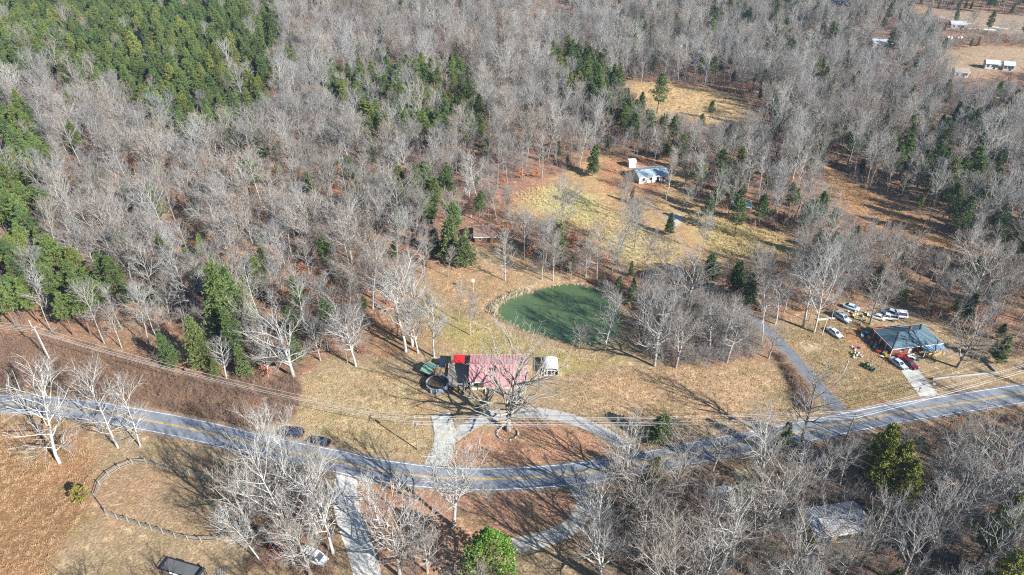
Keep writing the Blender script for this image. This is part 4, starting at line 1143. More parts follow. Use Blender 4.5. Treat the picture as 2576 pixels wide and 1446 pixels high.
CPT = thing('carport', 'white barrel roofed carport with dark barred front right of the main house', 'carport', (9.6, 129.4, 0))
wmet = mat('white_metal', S(236, 234, 228, .9), rough=.5, var=.05)
prof = [(1.75 * math.cos(math.pi * k / 12) * 1.0, 1.75 + .75 * math.sin(math.pi * k / 12)) for k in range(13)]
cr = MB()
for k in range(12):
    (x0, z0), (x1, z1) = prof[k], prof[k + 1]
    cr.slab([(x0, -2.3, z0), (x0, 2.3, z0), (x1, 2.3, z1), (x1, -2.3, z1)], .05)
cr.build('roof', wmet, CPT)
for s in (-1, 1): MB().box((s * 1.72, .1, .85), (.05, 4.3, 1.75)).build('side_wall', wmet, CPT)
MB().box((0, 2.2, .9), (3.4, .05, 1.8)).build('back_wall', wmet, CPT)
MB().box((0, -1.6, 1.0), (3.36, .05, 2.0)).build('front_shade', dark, CPT)  # dark sheet behind the bars paints the shade inside the open front
for x in (-1.7, -.85, 0, .85, 1.7): bar('front_bar', wmet, CPT, (x, -2.27, .95), (.08, .06, 1.9))
bar('front_beam', wmet, CPT, (0, -2.27, 1.75), (3.5, .07, .08)); bar('front_sill', wmet, CPT, (0, -2.27, .08), (3.5, .12, .12))

# blue hip roofed house on the right
A2 = R(9.6)
H2 = thing('house', 'brick house with blue grey hip roof in the cluttered yard', 'house', (102.6, 139.6, 0), A2)
brick2 = mat('house_brick', S(150, 92, 78, .7), rough=.9, var=.2, scale=3)
MB().box((0, 0, 1.15), (12.6, 6.9, 2.9)).build('wall', brick2, H2)
hip = mat('blue_grey_shingles', S(102, 126, 138, .72), rough=.9, var=.14, scale=2.0, bump=.2)
a_, b2, e_, rz_, rl = 7.1, 4.15, 2.62, 4.3, 3.0
for nm, pts in (('roof', [(-a_, -b2, e_), (a_, -b2, e_), (rl, 0, rz_), (-rl, 0, rz_)]), ('roof', [(a_, b2, e_), (-a_, b2, e_), (-rl, 0, rz_), (rl, 0, rz_)]), ('roof', [(-a_, b2, e_), (-a_, -b2, e_), (-rl, 0, rz_)]), ('roof', [(a_, -b2, e_), (a_, b2, e_), (rl, 0, rz_)])):
    MB().slab(pts, .12).build('roof', hip, H2)
for p0, p1 in (((-a_, -b2, e_), (-rl, 0, rz_)), ((-a_, b2, e_), (-rl, 0, rz_)), ((a_, -b2, e_), (rl, 0, rz_)), ((a_, b2, e_), (rl, 0, rz_)), ((-rl, 0, rz_), (rl, 0, rz_))):
    beam('hip_cap', mat('hip_caps', S(110, 122, 130, .75)), H2, Vector(p0) + Vector((0, 0, .03)), Vector(p1) + Vector((0, 0, .03)), .22, .06)
for y in (-b2 - .03, b2 + .03): bar('fascia', trimw, H2, (0, y, e_ - .1), (2 * a_, .05, .2))
for x in (-a_ - .03, a_ + .03): bar('fascia', trimw, H2, (x, 0, e_ - .1), (.05, 2 * b2, .2))
for x in (-6.9, -6.9, -6.9, -6.9): pass
for y in (-3.8, -1.5, .9, 3.6): bar('porch_post', trimw, H2, (-6.9, y, 1.2), (.14, .14, 2.5))
for x in (-3.6, 1.2, 4.2): window(H2, (x, -3.46, 1.5), 1.1, 1.1, 'x')
for y in (-1.6, 1.8): window(H2, (-6.31, y, 1.5), .9, 1.0, 'y')
MB().box((-1.2, -3.47, 1.1), (1.0, .07, 2.1)).build('door', trimw, H2)
MB().box((1.2, 1.5, 3.9), (.5, .5, 1.6)).build('chimney', brick2, H2)
lr = MB(); lr.slab([(.8, -5.9, 2.05), (6.9, -5.9, 2.05), (6.9, -4.0, 2.42), (.8, -4.0, 2.42)], .06); lr.build('porch_roof', mat('pale_blue_metal', S(140, 168, 184, .7), rough=.5, var=.15), H2)
for x in (1.0, 3.9, 6.7): bar('porch_post', trimw, H2, (x, -5.75, 1.0), (.1, .1, 2.05))
MB().box((4.0, -5.4, .5), (5.0, .12, 1.0)).build('porch_screen', mat('yellow_boards', S(196, 170, 112, .65), var=.2, scale=3), H2)
bk = MB(); bk.slab([(-6.4, 4.3, 2.2), (-2.6, 4.3, 2.2), (-2.6, 5.7, 2.0), (-6.4, 5.7, 2.0)], .08); bk.build('back_porch_roof', mat('orange_red_roof', S(216, 92, 70, .85), var=.12), H2)
for x in (-6.2, -2.8): bar('porch_post', brownwood, H2, (x, 5.55, 1.0), (.1, .1, 2.0))
# front garden wall
GW = thing('garden_wall', 'low pale concrete garden wall in front of the blue hip roofed house', 'wall', (111.2, 126.8, 0), R(8))
gwm = mat('grey_wall_block', S(150, 146, 140, .75), var=.2, scale=2)
for i in range(12): bar('block', gwm, GW, (-8.0 + i * 1.45, 0, .22), (1.42, .3, .6))
for i in range(4): bar('block', gwm, GW, (8.6 + .12 * i, 1.2 + i * 1.3, .22), (.3, 1.27, .6), (0, 0, .1))
bar('coping', concrete, GW, (0, 0, .56), (17.4, .38, .07))

# grey metal roofed house on the hill, white shed, brown cabin, dark shed
p = G(1640, 462); H3 = thing('house', 'pale house with light blue grey metal roof on the hill', 'house', (p.x, p.y + 5.2, p.z), R(10))
gable(H3, 11.5, 8.0, 2.6, 3.5, mat('white_siding', S(226, 222, 214, .85), var=.06), mat('pale_metal_roof', S(176, 196, 204, .8), rough=.4, var=.1, spec=.5), .4, .5, mat('pale_roof_ribs', S(206, 218, 222, .8), rough=.4))
for x in (-4, -1.2, 4): window(H3, (x, -4.01, 1.5), 1.0, 1.0, 'x')
MB().box((1.6, -4.02, 1.05), (1, .07, 2.1)).build('door', dark, H3)
p = G(1589, 421); SH = thing('shed', 'small bright white shed uphill from the pale metal roofed house', 'shed', (p.x, p.y + 1.4, p.z), R(6))
gable(SH, 2.7, 3.2, 2.3, 3.0, wmet, wmet, .15); MB().box((0, -1.62, 1.0), (1.2, .06, 1.9)).build('door', trimw, SH)
p = G(1218, 612); CB = thing('cabin', 'small cabin with brown shingle roof among the cedars above the pond', 'cabin', (p.x, p.y + 4.0, p.z), R(3))
gable(CB, 6.6, 7.0, 2.4, 4.2, brownwood, mat('brown_shingles', S(140, 112, 100, .75), rough=.95, var=.2, scale=2), .4)
window(CB, (-1.5, -3.51, 1.4), .9, .9, 'x'); MB().box((1.2, -3.52, 1.0), (.9, .07, 2.0)).build('door', dark, CB); window(CB, (-3.31, 0, 1.6), .9, .9, 'y')
p = G(1868, 532); DS = thing('shed', 'weathered dark shed with bluish roof under bare trees on the slope', 'shed', (p.x, p.y + 2, p.z), R(-18))
gable(DS, 6.0, 4.5, 2.2, 3.1, brownwood, mat('bluish_roof', S(104, 128, 140, .7), var=.2), .3, .5); MB().box((0, -2.27, 1.0), (1.6, .06, 1.9)).build('door', dark, DS)
p = G(1640, 702); BS = thing('shed', 'tiny dark shed at the foot of the yellow grass slope', 'shed', (p.x, p.y + 1, p.z), R(12))
gable(BS, 2.6, 2.4, 1.9, 2.4, mat('dark_boards', S(74, 76, 88, .6), var=.2), mat('slate_roof', S(92, 104, 122, .6), var=.2), .2); MB().box((0, -1.22, .85), (.9, .06, 1.6)).build('door', dark, BS)

# rusty barn in the lower right wood
rust = mat('rusty_metal_roof', S(176, 186, 192, .8), rough=.5, scale=.9, c2=S(150, 120, 104, .7), var=.1, spec=.4)
BN = thing('barn', 'old barn with streaked rusty metal roof deep in the wood', 'barn', (61.6, 83.2, 0), R(10))
gable(BN, 11.0, 5.6, 2.6, 3.35, mat('yellow_brown_boards', S(190, 160, 112, .75), var=.25, scale=2.5), rust, .45, .55, mat('barn_roof_ribs', S(190, 196, 198, .8), rough=.5, var=.15))
for x in (-3.4, .6): MB().box((x, -2.82, 1.0), (2.8, .06, 2.0)).build('stall_shade', dark, BN)  # dark boxes on the closed wall paint the shade of open stalls
MB().box((4.2, -2.83, 1.0), (1.2, .07, 2.0)).build('door', brownwood, BN)
for k in range(5): bar('fascia_board', wood, BN, (-4.6 + k * 2.2, -3.32, 2.32), (2.1, .05, .2))

# far buildings
def far_house(x, y, w, d, lab, roofc, rot=0.0, wallc=(200, 198, 194)):
    p = G(x, y); h = thing('house', lab, 'house', p, rot)
    gable(h, w, d, 2.8, 4.2, mat('far_wall_%d' % wallc[1], S(*wallc, .85), var=.05), mat('far_roof_%d_%d' % roofc[:2], S(*roofc, .8), var=.12), .3)
    for q in (-w * .3, 0.05 * w, w * .32): window(h, (q, -d / 2 - .01, 1.5), 1.2, 1.2, 'x')
    MB().box((w * .18, -d / 2 - .02, 1.05), (1, .07, 2.1)).build('door', dark, h)
far_house(2216, 116, 12, 8, 'white farmhouse with grey roof half hidden in the far wood', (188, 198, 206), R(-8))
far_house(2112, 9, 14, 8, 'white house at the top edge beyond the bare wood', (206, 206, 206), R(-5))
far_house(2404, 70, 9, 7, 'white house at the end of the far pale track', (186, 188, 190), R(-12))
far_house(2490, 170, 6.5, 4, 'white trailer home, left of two on the far tan field', (190, 192, 196), R(-15))
far_house(2532, 174, 5, 4.5, 'white cottage with bluish roof, right of two on the far tan field', (190, 206, 224), R(-20))
far_house(2412, 190, 7, 5, 'low pale house at the near edge of the far tan field', (160, 150, 138), R(-10))
FT = smooth_line([tuple(G(x, y).xy) for x, y in [(2365, 42), (2430, 58), (2500, 68), (2560, 78)]], 4)
tag(ribbon(FT, -1.6, 1.6, .12, .4).build('far_gravel_track_road', gravel_m), kind='structure')
FT2 = smooth_line([tuple(G(x, y).xy) for x, y in [(2412, 71), (2450, 73), (2505, 76)]], 4)
tag(ribbon(FT2, -2.0, 2.0, .12, .4).build('far_pale_drive_road', mat('far_white_gravel', S(232, 230, 224, .85), var=.1)), kind='structure')
for k in range(5):
    p = G(2383 + k * 8, 97 + (k % 2)); t = thing('hay_bale', 'white wrapped round hay bale, one of a short row near the far field', 'hay bale', p, R(20), 'white wrapped bales in a row')
    MB().cyl((0, -.7, .7), (0, .7, .7), .75, n=16).build('wrap', wmet, t)
    MB().cyl((0, -.73, .7), (0, -.71, .7), .5, n=12).build('end_face', trimw, t)

# ------------------------------------------------------------------ vehicles
tyre = mat('tyre_rubber', S(38, 38, 40, .8), var=.1); rimm = mat('wheel_rim', S(170, 172, 176), rough=.4, metal=.6, var=.05); lampm = mat('headlight', S(232, 234, 236), rough=.2, var=.02); tail = mat('tail_light', S(176, 30, 28), rough=.3, var=.05)
def paint(nm, c): return mat('paint_' + nm, S(*c), rough=.28, var=.04, spec=.6)
WH = {}
def wheel(root, x, y, r=.33):
    if r not in WH:
        WH[r] = (MB().cyl((0, -.11, 0), (0, .11, 0), r, n=16).mesh('tyre', tyre, False), MB().cyl((0, -.125, 0), (0, .125, 0), r * .6, n=12).mesh('rim', rimm, False))
    w = obj('wheel', WH[r][0], root, (x, y, r)); obj('rim', WH[r][1], w)
def loft(stations, m, name, root):
    """body shell: stations of (x, half width, z bottom, z shoulder, z top, top half width)"""
    mb = MB(); vs = []
    for x, hw, zb, zs, zt, tw in stations:
        vs += [(x, -hw * .92, zb), (x, -hw, zb + (zs - zb) * .4), (x, -hw * .99, zs), (x, -tw, zt), (x, tw, zt), (x, hw * .99, zs), (x, hw, zb + (zs - zb) * .4), (x, hw * .92, zb)]
    fs = []
    for i in range(len(stations) - 1):
        for k in range(8): fs.append((i * 8 + k, i * 8 + (k + 1) % 8, (i + 1) * 8 + (k + 1) % 8, (i + 1) * 8 + k))
    fs += [tuple(range(8)), tuple(range((len(stations) - 1) * 8, len(stations) * 8))[::-1]]
    return mb.add(vs, fs).build(name, m, root, True)
def cabin(root, m, x0, x1, rx0, rx1, z0, z1, hw, tw):
    """greenhouse: roof with pillars, panes set just proud of it"""
    b_ = [(x0, -hw, z0), (x1, -hw, z0), (x1, hw, z0), (x0, hw, z0)]; t = [(rx0, -tw, z1), (rx1, -tw, z1), (rx1, tw, z1), (rx0, tw, z1)]
    MB().add(b_ + t, [(4, 5, 6, 7), (0, 1, 5, 4), (1, 2, 6, 5), (2, 3, 7, 6), (3, 0, 4, 7)]).build('roof', m, root)
    def pane(nm, q, n):
        c = sum((Vector(v) for v in q), Vector()) / 4; n = Vector(n)
        MB().poly([c + (Vector(v) - c) * .84 + n * .015 for v in q]).build(nm, glass, root)
    pane('rear_window', [b_[3], b_[0], t[0], t[3]], (-1, 0, .4)); pane('windshield', [b_[1], b_[2], t[2], t[1]], (1, 0, .4))
    pane('side_window', [b_[0], b_[1], t[1], t[0]], (0, -1, .3)); pane('side_window', [b_[2], b_[3], t[3], t[2]], (0, 1, .3))
def lights(root, xf, xr, hw, z):
    for s in (-1, 1):
        MB().box((xf, s * hw * .75, z), (.06, .34, .16)).build('headlight', lampm, root); MB().box((xr, s * hw * .8, z + .05), (.06, .26, .18)).build('tail_light', tail, root)
    MB().box((xf + .02, 0, .38), (.1, hw * 1.9, .2)).build('bumper', dark, root); MB().box((xr - .02, 0, .4), (.1, hw * 1.9, .2)).build('bumper', dark, root)
def car(kind, label, cat, x, y, heading, m, group=None, s=1.0):
    p = G(x, y); name = {'sedan': 'parked_car', 'suv': 'parked_car', 'pickup': 'pickup_truck', 'van': 'parked_van'}[kind]
    r = thing(name, label, cat, p, heading, group); r.scale = (s, s, s)
    if kind == 'sedan':
        loft([(-2.3, .74, .35, .72, .86, .6), (-2.15, .86, .28, .76, .92, .7), (-1.2, .9, .22, .78, .95, .74), (.8, .9, .22, .76, .93, .74), (1.9, .86, .26, .7, .8, .68), (2.25, .72, .34, .6, .7, .55)], m, 'body', r)
        cabin(r, m, -1.75, 1.15, -1.0, .35, .9, 1.42, .76, .58); lights(r, 2.22, -2.28, .8, .62); wx, wr = (1.4, -1.4), .33
    elif kind in ('suv', 'van'):
        k = .35 if kind == 'van' else 0
        loft([(-2.3, .82, .4, .9, 1.02, .74), (-2.2, .92, .32, .95, 1.08, .78), (.9, .92, .3, .95, 1.08, .78), (1.0, .92, .3, .92, 1.03, .78), (2.0, .9, .34, .82, .95 + k * .4, .72), (2.3, .8, .4, .7, .8, .62)], m, 'body', r)
        cabin(r, m, -2.25, 1.2 + k, -2.0, .45 + k, 1.04, 1.72 + k, .82, .68); lights(r, 2.28, -2.3, .85, .75); wx, wr = (1.45, -1.4), .38
    else:
        loft([(-2.7, .9, .45, .9, .98, .84), (-.7, .92, .42, .92, .99, .84), (-.65, .92, .38, .95, 1.06, .8), (.95, .92, .36, .95, 1.05, .8), (2.1, .9, .4, .86, .97, .74), (2.5, .8, .45, .74, .84, .64)], m, 'body', r)
        cabin(r, m, -.8, 1.25, -.6, .5, 1.03, 1.78, .8, .64); lights(r, 2.48, -2.72, .85, .78); wx, wr = (1.6, -1.7), .4
        MB().box((-1.72, 0, .985), (1.85, 1.4, .03)).build('bed_floor', dark, r)
        for s_ in (-1, 1): MB().box((-1.72, s_ * .84, 1.1), (1.95, .1, .26)).build('bed_side', m, r)
        MB().box((-2.68, 0, 1.08), (.08, 1.7, .3)).build('tailgate', m, r)
    for a in wx:
        for s_ in (-1, 1): wheel(r, a, s_ * .8, wr)
    return r
navy, white_p, silver, redp, maroon, bluep = paint('navy', (34, 42, 62)), paint('white', (208, 210, 212)), paint('silver', (176, 186, 200)), paint('red', (196, 52, 48)), paint('maroon', (96, 30, 44)), paint('light_blue', (176, 196, 220))
car('suv', 'dark navy car parked on the verge, farther from the loop driveway', 'car', 736, 1093, R(173), navy, s=1.08)
car('sedan', 'dark navy car parked on the verge, nearer to the loop driveway', 'car', 803, 1114, R(168), paint('black', (26, 30, 40)), s=1.08)
car('sedan', 'white sedan parked alone on the grass near the side lane', 'car', 2098, 841, R(-66), white_p)
car('sedan', 'pale silver car at the top of the concrete drive beside the maroon one', 'car', 2258, 918, R(-66), silver)
car('sedan', 'dark maroon car at the top of the concrete drive', 'car', 2285, 918, R(-66), maroon)
car('van', 'white van at the wood edge, rightmost of the row behind the blue roof', 'van', 2257, 797, R(170), white_p)
car('pickup', 'white pickup truck in the row behind the blue roofed house', 'truck', 2228, 802, R(160), white_p)
car('sedan', 'white car, left end of the row behind the blue roofed house', 'car', 2202, 800, R(150), paint('cream_white', (208, 204, 196)))
car('suv', 'light blue car tucked behind the white pickup truck', 'car', 2238, 791, R(140), bluep)
car('sedan', 'pale blue white car standing alone at the very edge of the wood', 'car', 2141, 777, R(-35), bluep)
car('suv', 'silver car beside the long white boards behind the side lane trees', 'car', 2117, 803, R(-60), silver)
car('pickup', 'red pickup truck under the pale bare trees near the bottom', 'truck', 713, 1392, R(-30), redp)
tk = car('van', 'white van with roof rack under the bare trees beside the red pickup', 'van', 792, 1408, R(-24), white_p, s=1.15)
for i in range(4): bar('roof_rack_bar', dark, tk, (-1.6 + i * .6, 0, 2.16), (.08, 1.5, .06))
for s_ in (-1, 1): bar('roof_rack_rail', dark, tk, (-.7, s_ * .72, 2.12), (2.2, .06, .06))
# flatbed trailer
TR = thing('flatbed_trailer', 'dark flatbed trailer with plank deck on the grass at the bottom edge', 'trailer', (-59.8, 74.0, 0), R(-16))
deckm = mat('trailer_planks', S(112, 112, 112, .7), var=.25, scale=2.5); steel = mat('dark_steel', S(44, 50, 62, .8), rough=.5, var=.15)
for i in range(8): bar('plank', deckm, TR, (0, -.98 + i * .28, .78), (7.4, .265, .05))
for y in (-1.16, 1.16): bar('side_rail', steel, TR, (0, y, .82), (8.4, .08, .2))
bar('ramp', steel, TR, (-4.05, 0, .9), (.7, 2.3, .08), (0, -.5, 0)); bar('front_gate', steel, TR, (4.1, 0, 1.1), (.1, 2.3, .7))
beam('tongue', steel, TR, (4.2, 1.0, .6), (5.6, 0, .55), .12); beam('tongue', steel, TR, (4.2, -1.0, .6), (5.6, 0, .55), .12)
for x in (-1.2, -.3):
    for y in (-1.3, 1.3): wheel(TR, x, y, .36); bar('fender', trimw if y < 0 else steel, TR, (x, y, .78), (.8, .26, .05))

# ------------------------------------------------------------------ fence round the paddock
FP = [(725, 870), (755, 772), (822, 702), (907, 647), (1003, 610), (1103, 602), (1185, 622), (1262, 645), (1345, 668), (1430, 688), (1520, 716), (1610, 738), (1700, 765), (1790, 792)]
FP2 = [(725, 870), (805, 985), (885, 1022), (970, 1047), (1060, 1080), (1145, 1105), (1230, 1132), (1325, 1165), (1420, 1187), (1520, 1196), (1640, 1190), (1710, 1160), (1790, 1105), (1850, 1040), (1865, 950), (1840, 870), (1790, 792)]
fw = mat('grey_fence_wood', S(164, 156, 146, .75), rough=.9, var=.2, scale=5)
f0 = G(*(725 / 3, 870 / 3 + 964)); FN = thing('rail_fence', 'grey wooden rail fence curving round the paddock', 'fence', f0)
done = set()
for L_ in (FP, FP2, [(660, 840), (725, 870)]):
    pts = [G(x / 3, y / 3 + 964) - f0 for x, y in L_]
    for i, q in enumerate(pts):
        k = (round(q.x, 1), round(q.y, 1))
        if k not in done:
            done.add(k); bar('post', fw, FN, q + Vector((0, 0, .7)), (.17, .17, 1.7), (0, 0, rnd.uniform(0, 1.5)))
        if i:
            for z in (.45, .85, 1.25):
                beam('rail', fw, FN, pts[i - 1] + Vector((0, 0, z + rnd.uniform(-.03, .03))), q + Vector((0, 0, z + rnd.uniform(-.03, .03))), .05, .12)
# small wooden frame by the gravel drive
p = G(908, 1262); WF = thing('gate_frame', 'small white wooden rail gate beside the gravel drive below the road', 'gate', p, R(4))
for x in (-1.6, 0, 1.6): bar('post', trimw, WF, (x, 0, .7), (.12, .12, 1.6))
for z in (.75, 1.3): bar('rail', trimw, WF, (0, 0, z), (3.3, .06, .14))
for k in range(2):
    p = G(560 + k * 100, 1438 - k * 150); PL_ = thing('pallet', ('wooden pallet leaning near the trailer' if k == 0 else 'stack of slatted boards under the pale bare trees'), 'pallet', p, R(20 + 60 * k))
    for i in range(7): bar('slat', wood, PL_, (-.9 + i * .3, 0, .18), (.2, 1.6, .03))
    for y in (-.7, 0, .7): bar('runner', brownwood, PL_, (0, y, .08), (2.1, .1, .14))

# ------------------------------------------------------------------ stone ring, poles, wires
SR = thing('stone_ring', 'ring of stones edging the bed round the huge oak', 'stone ring', (-1.0, 107.9, 0))
stn = [mat('edging_stone_%d' % i, S(*c, .75), var=.2, scale=3) for i, c in enumerate([(196, 186, 172), (170, 150, 138), (150, 120, 110)])]
def rock(seed):
    r = np.random.RandomState(seed); mb = MB()
    mb.lathe([(.05, -.12), (.2 * r.uniform(.8, 1.2), -.08), (.24 * r.uniform(.8, 1.2), .06), (.17, .17), (.02, .2)], 7)
    mb.v = [tuple(np.array(v) * r.uniform(.88, 1.12, 3)) for v in mb.v]; return mb
RK = [rock(i).mesh('stone', stn[i % 3]) for i in range(6)]
for k in range(34):
    a = k * 2 * math.pi / 34; obj('stone', RK[k % 6], SR, (2.35 * math.cos(a), 2.0 * math.sin(a), .1), (0, 0, a), (1.1, 1.1, 1.1))

polem = mat('pole_wood', S(150, 132, 116, .8), var=.2, scale=2); grey_pole = mat('pale_pole', S(206, 200, 190, .85), var=.12, scale=2)
def pole(label, x, y, ytop=None, h=None, m=polem, arm=1.2, name='utility_pole', lean=(0, 0), transformer=False):
    p = G(x, y); h = h or height_to(p, ytop)
    t = thing(name, label, 'pole', p); t.rotation_euler = (lean[0], lean[1], 0)
    MB().cyl((0, 0, -.5), (0, 0, h), .15, .1, 10).build('shaft', m, t)
    if arm:
        MB().box((0, -.12, h - .4), (.1, .12, .12)).build('bracket', steel, t)
        MB().box((0, -.16, h - .4), (.1, 2 * arm, .12), R(90) if False else 0).build('crossarm', wood, t)
        for s_ in (-1, -.5, .5, 1): MB().cyl((0, -.16 + s_ * arm * .92, h - .34), (0, -.16 + s_ * arm * .92, h - .12), .05, .03, 8).build('insulator', trimw, t)
    if transformer: MB().cyl((.3, 0, h - 2.0), (.3, 0, h - 1.2), .25, n=12).build('transformer', rimm, t)
    return p, h
PA = pole('wooden utility pole with crossarm on the lawn beside the concrete driveway', 1050, 1131, 1052, arm=1.1, transformer=True)
PB = pole('tall pale utility pole at the wood edge near the roadside brush', 128, 909, 822, m=grey_pole, arm=1.0)
PC = pole('dark leaning utility pole at the main road below the side lane', 2128, 1101, 1038, arm=1.1)
pole('slim pale pole behind the utility pole at the wood edge', 118, 898, 805, m=grey_pole, arm=0, name='pole')
pole('slim light pole beside the side lane at its bend', 1911, 832, 768, m=grey_pole, arm=0, name='light_pole')
pole('slim pole on the grass near the tall leaning tree', 2067, 842, 797, m=grey_pole, arm=0, name='pole')
pole('short leaning post on the grass below the white sedan', 2120, 940, 908, m=grey_pole, arm=0, name='pole', lean=(0, .06))
pole('slim light pole on the hill below the pale metal roofed house', 1725, 527, 480, m=grey_pole, arm=0, name='light_pole')
pole('thin orange marker pole beside the road opposite the driveway', 992, 1278, 1205, m=mat('orange_pole', S(200, 140, 90), var=.1), arm=0, name='marker_pole')
for x, y, yt, lb in [(1911, 832, 768, 'by the side lane'), (1725, 527, 480, 'on the hill')]:
    p = G(x, y); h = height_to(p, yt); t = thing('street_lamp_head', 'small lamp on top of the slim light pole ' + lb, 'lamp', (p.x, p.y, p.z + h))
    MB().box((.35, 0, 0), (.7, .06, .06)).build('arm', rimm, t); MB().box((.75, 0, -.03), (.4, .2, .12), taper=.7).build('lamp_housing', lampm, t)
p = G(1191, 737); BH = thing('birdhouse', 'white birdhouse on a thin pole above the lawn left of the pond', 'birdhouse', p)
MB().cyl((0, 0, -.3), (0, 0, 4.0), .05, n=8).build('pole', grey_pole, BH); MB().box((0, 0, 4.25), (.7, .5, .5)).build('box', wmet, BH); bh = MB(); bh.slab([(-.45, -.38, 4.5), (.45, -.38, 4.5), (.45, .38, 4.62), (-.45, .38, 4.62)], .04); bh.build('roof', mat('pinkish_roof', S(206, 180, 190), var=.05), BH)
p = G(1317, 1277); t = thing('marker_post', 'small white marker post on brown leaves below the road', 'post', p); MB().cyl((0, 0, -.2), (0, 0, 1.1), .1, n=8).build('shaft', trimw, t); MB().cyl((0, 0, 1.1), (0, 0, 1.18), .12, .04, n=8).build('cap', trimw, t)
for i, (x, y) in enumerate([(2310, 985), (2345, 975)]):
    p = G(x, y); t = thing('mailbox', ('mailbox left of the concrete drive at the main road' if i == 0 else 'mailbox right of the concrete drive at the main road'), 'mailbox', p)
    MB().box((0, 0, .5), (.1, .1, 1.2)).build('post', brownwood, t); MB().box((0, 0, 1.2), (.5, .22, .24)).build('box', (silver if i else navy), t)

wirem = mat('power_line', S(206, 204, 200, .9), rough=.5, var=.02)
def wire(a, b_, sag, label, grp, r=.028):
    pts = []
    n = 24
    for i in range(n + 1):
        t = i / n; q = a.lerp(b_, t); q.z -= sag * 4 * t * (1 - t); pts.append(q)
    mb = MB()
    for i in range(n): mb.cyl(pts[i], pts[i + 1], r, n=4, cap=False)
    tag(mb.build('power_line', wirem), label, 'power line', grp)
def top(P, off=0.0, dz=0.0): return Vector((P[0].x, P[0].y + off, P[0].z + P[1] - .14 + dz))
FAR_R = (Vector((150, 131, 0)), 10.0); FAR_L = (Vector((-190, 150, 0)), 11.0)
for off, dz in ((-1.17, 0), (-.67, 0), (.4, 0), (.85, 0), (0, -1.6)):
    wire(top(PA, off, dz), top(PC, off, dz), 1.2, 'thin power line strung across the loop driveway from pole to pole', 'power lines over the loop driveway')
    wire(top(PC, off, dz), top(FAR_R, off, dz), 1.0, 'thin power line along the road towards the right edge', 'power lines along the right part of the road')
for off, dz in ((-1.1, 0), (-.6, 0), (.4, 0), (0, -1.6)):
    wire(top(PB, off, dz), top(PA, off, dz), 2.0, 'thin power line over the roadside brush from pole to pole', 'power lines over the roadside brush')
    wire(top(FAR_L, off, dz), top(PB, off, dz), 1.4, 'thin power line running off the left edge', 'power lines at the left edge')

# ------------------------------------------------------------------ yard clutter at the blue roofed house
cl = {n: mat('clutter_' + n, S(*c, .7), rough=.6, var=.12) for n, c in dict(blue=(60, 96, 170), teal=(60, 140, 150), red=(200, 50, 44), orange=(226, 130, 60), white=(230, 228, 224), pink=(224, 170, 190), green=(130, 160, 70), black=(40, 40, 46), yellow=(224, 190, 80), purple=(110, 80, 150)).items()}
def tub(p, c, lab, g, s=1.0, rz=0):
    t = thing('storage_tub', lab, 'tub', p, rz, g); t.scale = (s, s, s)
    MB().add(*(lambda m: (m.v, m.f))(MB().box((0, 0, .25), (.6, .42, .5), taper=1.12))).build('body', cl[c], t); MB().box((0, 0, .53), (.74, .54, .06)).build('lid', cl['white' if c == 'blue' else c], t)
def barrel(p, c, lab, g):
    t = thing('barrel', lab, 'barrel', p, 0, g)
    MB().lathe([(.0, 0), (.27, 0), (.3, .3), (.3, .6), (.27, .88), (0, .88)], 14).build('body', cl[c], t)
    for z in (.3, .6): MB().lathe([(.3, z - .03), (.325, z), (.3, z + .03)], 14).build('hoop', cl['black'], t)
def loc2(x, y): 
    v = Matrix.Rotation(A2, 3, 'Z') @ Vector((x, y, 0)); return Vector((102.6 + v.x, 139.6 + v.y, hz(102.6 + v.x, 139.6 + v.y)))
names = list(cl)
for k in range(22):
    q = loc2(-8.2 + rnd.uniform(-1.2, .9), -4.0 + k * .48); tub(q, names[(k * 3) % len(names)], 'coloured plastic storage tub along the shaded side of the blue roofed house', 'tubs piled beside the blue roofed house', rnd.uniform(.9, 1.5), rnd.uniform(0, 3))
for k in range(6):
    barrel(loc2(-8.8 + rnd.uniform(-.6, .6), 5.0 + k * .35), ['blue', 'teal', 'orange', 'green', 'blue', 'red'][k], 'plastic barrel at the back left corner of the blue roofed house', 'barrels behind the blue roofed house')
def sofa(p, m, lab, rz):
    t = thing('sofa', lab, 'sofa', p, rz)
    MB().box((0, 0, .25), (1.9, .85, .4)).build('seat', m, t); MB().box((0, .36, .6), (1.9, .2, .6)).build('backrest', m, t)
    for s_ in (-1, 1): MB().box((s_ * .88, 0, .42), (.2, .85, .5)).build('armrest', m, t)
sofa(loc2(-4.6, -5.0), cl['red'], 'red sofa standing outside the front of the blue roofed house', A2)
sofa(loc2(-2.0, -5.2), cl['white'], 'white covered sofa outside the front of the blue roofed house', A2)
for k in range(8): tub(loc2(-6.6 + k * .8, -5.9 - rnd.uniform(0, .8)), names[(k * 7 + 2) % len(names)], 'small plastic tub in the clutter before the front wall of the blue roofed house', 'tubs in front of the blue roofed house', rnd.uniform(.7, 1.2), rnd.uniform(0, 3))
def atv(p, rz, lab, m):
    t = thing('quad_bike', lab, 'quad bike', p, rz)
    for x in (-.6, .6):
        for y in (-.45, .45): wheel(t, x, y, .3)
    loft([(-.95, .3, .42, .62, .7, .25), (-.3, .28, .4, .66, .8, .2), (.4, .3, .4, .7, .86, .22), (.95, .3, .42, .6, .68, .25)], m, 'body', t)
    MB().box((-.25, 0, .86), (.7, .3, .14)).build('seat', cl['black'], t); MB().cyl((.35, -.4, 1.1), (.35, .4, 1.1), .025).build('handlebar', cl['black'], t); MB().cyl((.45, 0, .8), (.35, 0, 1.1), .03).build('steering_post', cl['black'], t)
    for x in (-.75, .75): MB().box((x, 0, .78), (.5, .7, .05)).build('rack', cl['black'], t)
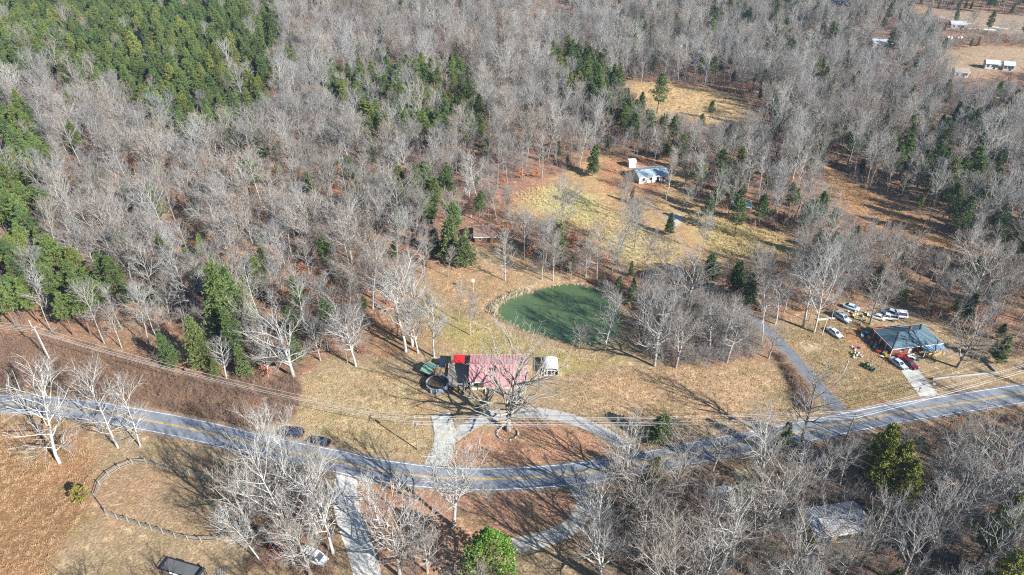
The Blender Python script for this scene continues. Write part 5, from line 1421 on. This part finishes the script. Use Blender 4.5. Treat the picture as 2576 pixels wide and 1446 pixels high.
atv(G(2188, 930), R(-40), 'dark quad bike parked on the grass left of the concrete drive', cl['teal']); atv(G(2178, 922), R(50), 'second quad bike right behind the dark one on the grass', cl['green'])
def pile(x, y, lab, cs, n, sp):
    """a heap of bags and boards dumped together"""
    t = thing('junk_heap', lab, 'junk', G(x, y)); r = np.random.RandomState(int(x + y))
    for k in range(n):
        c = r.normal(0, sp, 2); mb = MB(); mb.lathe([(.03, 0), (.3, .08), (.34, .25), (.2, .42), (.03, .5)], 8, (c[0], c[1], 0)); mb.v = [(v[0] + r.normal(0, .03), v[1] + r.normal(0, .03), v[2] * r.uniform(.8, 1.2)) for v in mb.v]
        mb.build('bag', cl[cs[k % len(cs)]], t, True)
pile(2152, 893, 'heap of pink, white and green bags dumped on the grass near the drive', ['pink', 'white', 'green', 'black', 'white'], 14, .8)
pile(2150, 880, 'small heap of blue and white bags beside the bare orange soil', ['blue', 'white', 'teal'], 5, .5)
pile(2160, 795, 'scattered white and yellow bags along the wood edge behind the yard', ['white', 'yellow', 'orange', 'white'], 16, 1.6)
pile(2055, 1393, 'heap of bright blue bags beside the rusty barn', ['blue', 'blue', 'teal'], 6, .6)
pile(2520, 1210, 'heap of white bags in the wood at the right', ['white', 'white', 'pink'], 12, 1.2)
for k in range(4):
    q = G(2068 + k * 14, 804 - k * 1.5); b_ = bar('white_board', trimw, None, q + Vector((0, 0, .2)), (3.4, .5, .12), (0, 0, R(10)))
    tag(b_, 'long white board lying behind the trees of the side lane', 'board', 'white boards behind the side lane trees')
# small boat under a white cover near the sandy patch
p = G(1822, 1232); BT = thing('rowing_boat', 'small white boat lying on leaves beside the sandy patch', 'boat', p, R(10))
loft([(-1.9, .55, .0, .45, .5, .5), (-.6, .75, 0, .5, .55, .68), (.8, .68, .02, .52, .58, .6), (2.0, .12, .3, .6, .68, .08)], wmet, 'hull', BT); MB().box((-.5, 0, .57), (.25, 1.2, .05)).build('bench', wood, BT); MB().box((.5, 0, .6), (.25, 1.0, .05)).build('bench', wood, BT)

# ------------------------------------------------------------------ thin winter haze
hzm = bpy.data.materials.new('thin_haze'); hzm.use_nodes = True
nt = hzm.node_tree; nt.nodes.remove(nt.nodes['Principled BSDF'])
pv = nt.nodes.new('ShaderNodeVolumePrincipled'); pv.inputs['Color'].default_value = (0.52, 0.72, 1.0, 1); pv.inputs['Density'].default_value = 0.00012; pv.inputs['Anisotropy'].default_value = 0.2
nt.links.new(pv.outputs[0], nt.nodes['Material Output'].inputs['Volume'])
tag(MB().box((0, 830, 55), (3300, 1900, 130)).build('haze', hzm), 'thin bluish winter haze over the whole valley', kind='stuff')
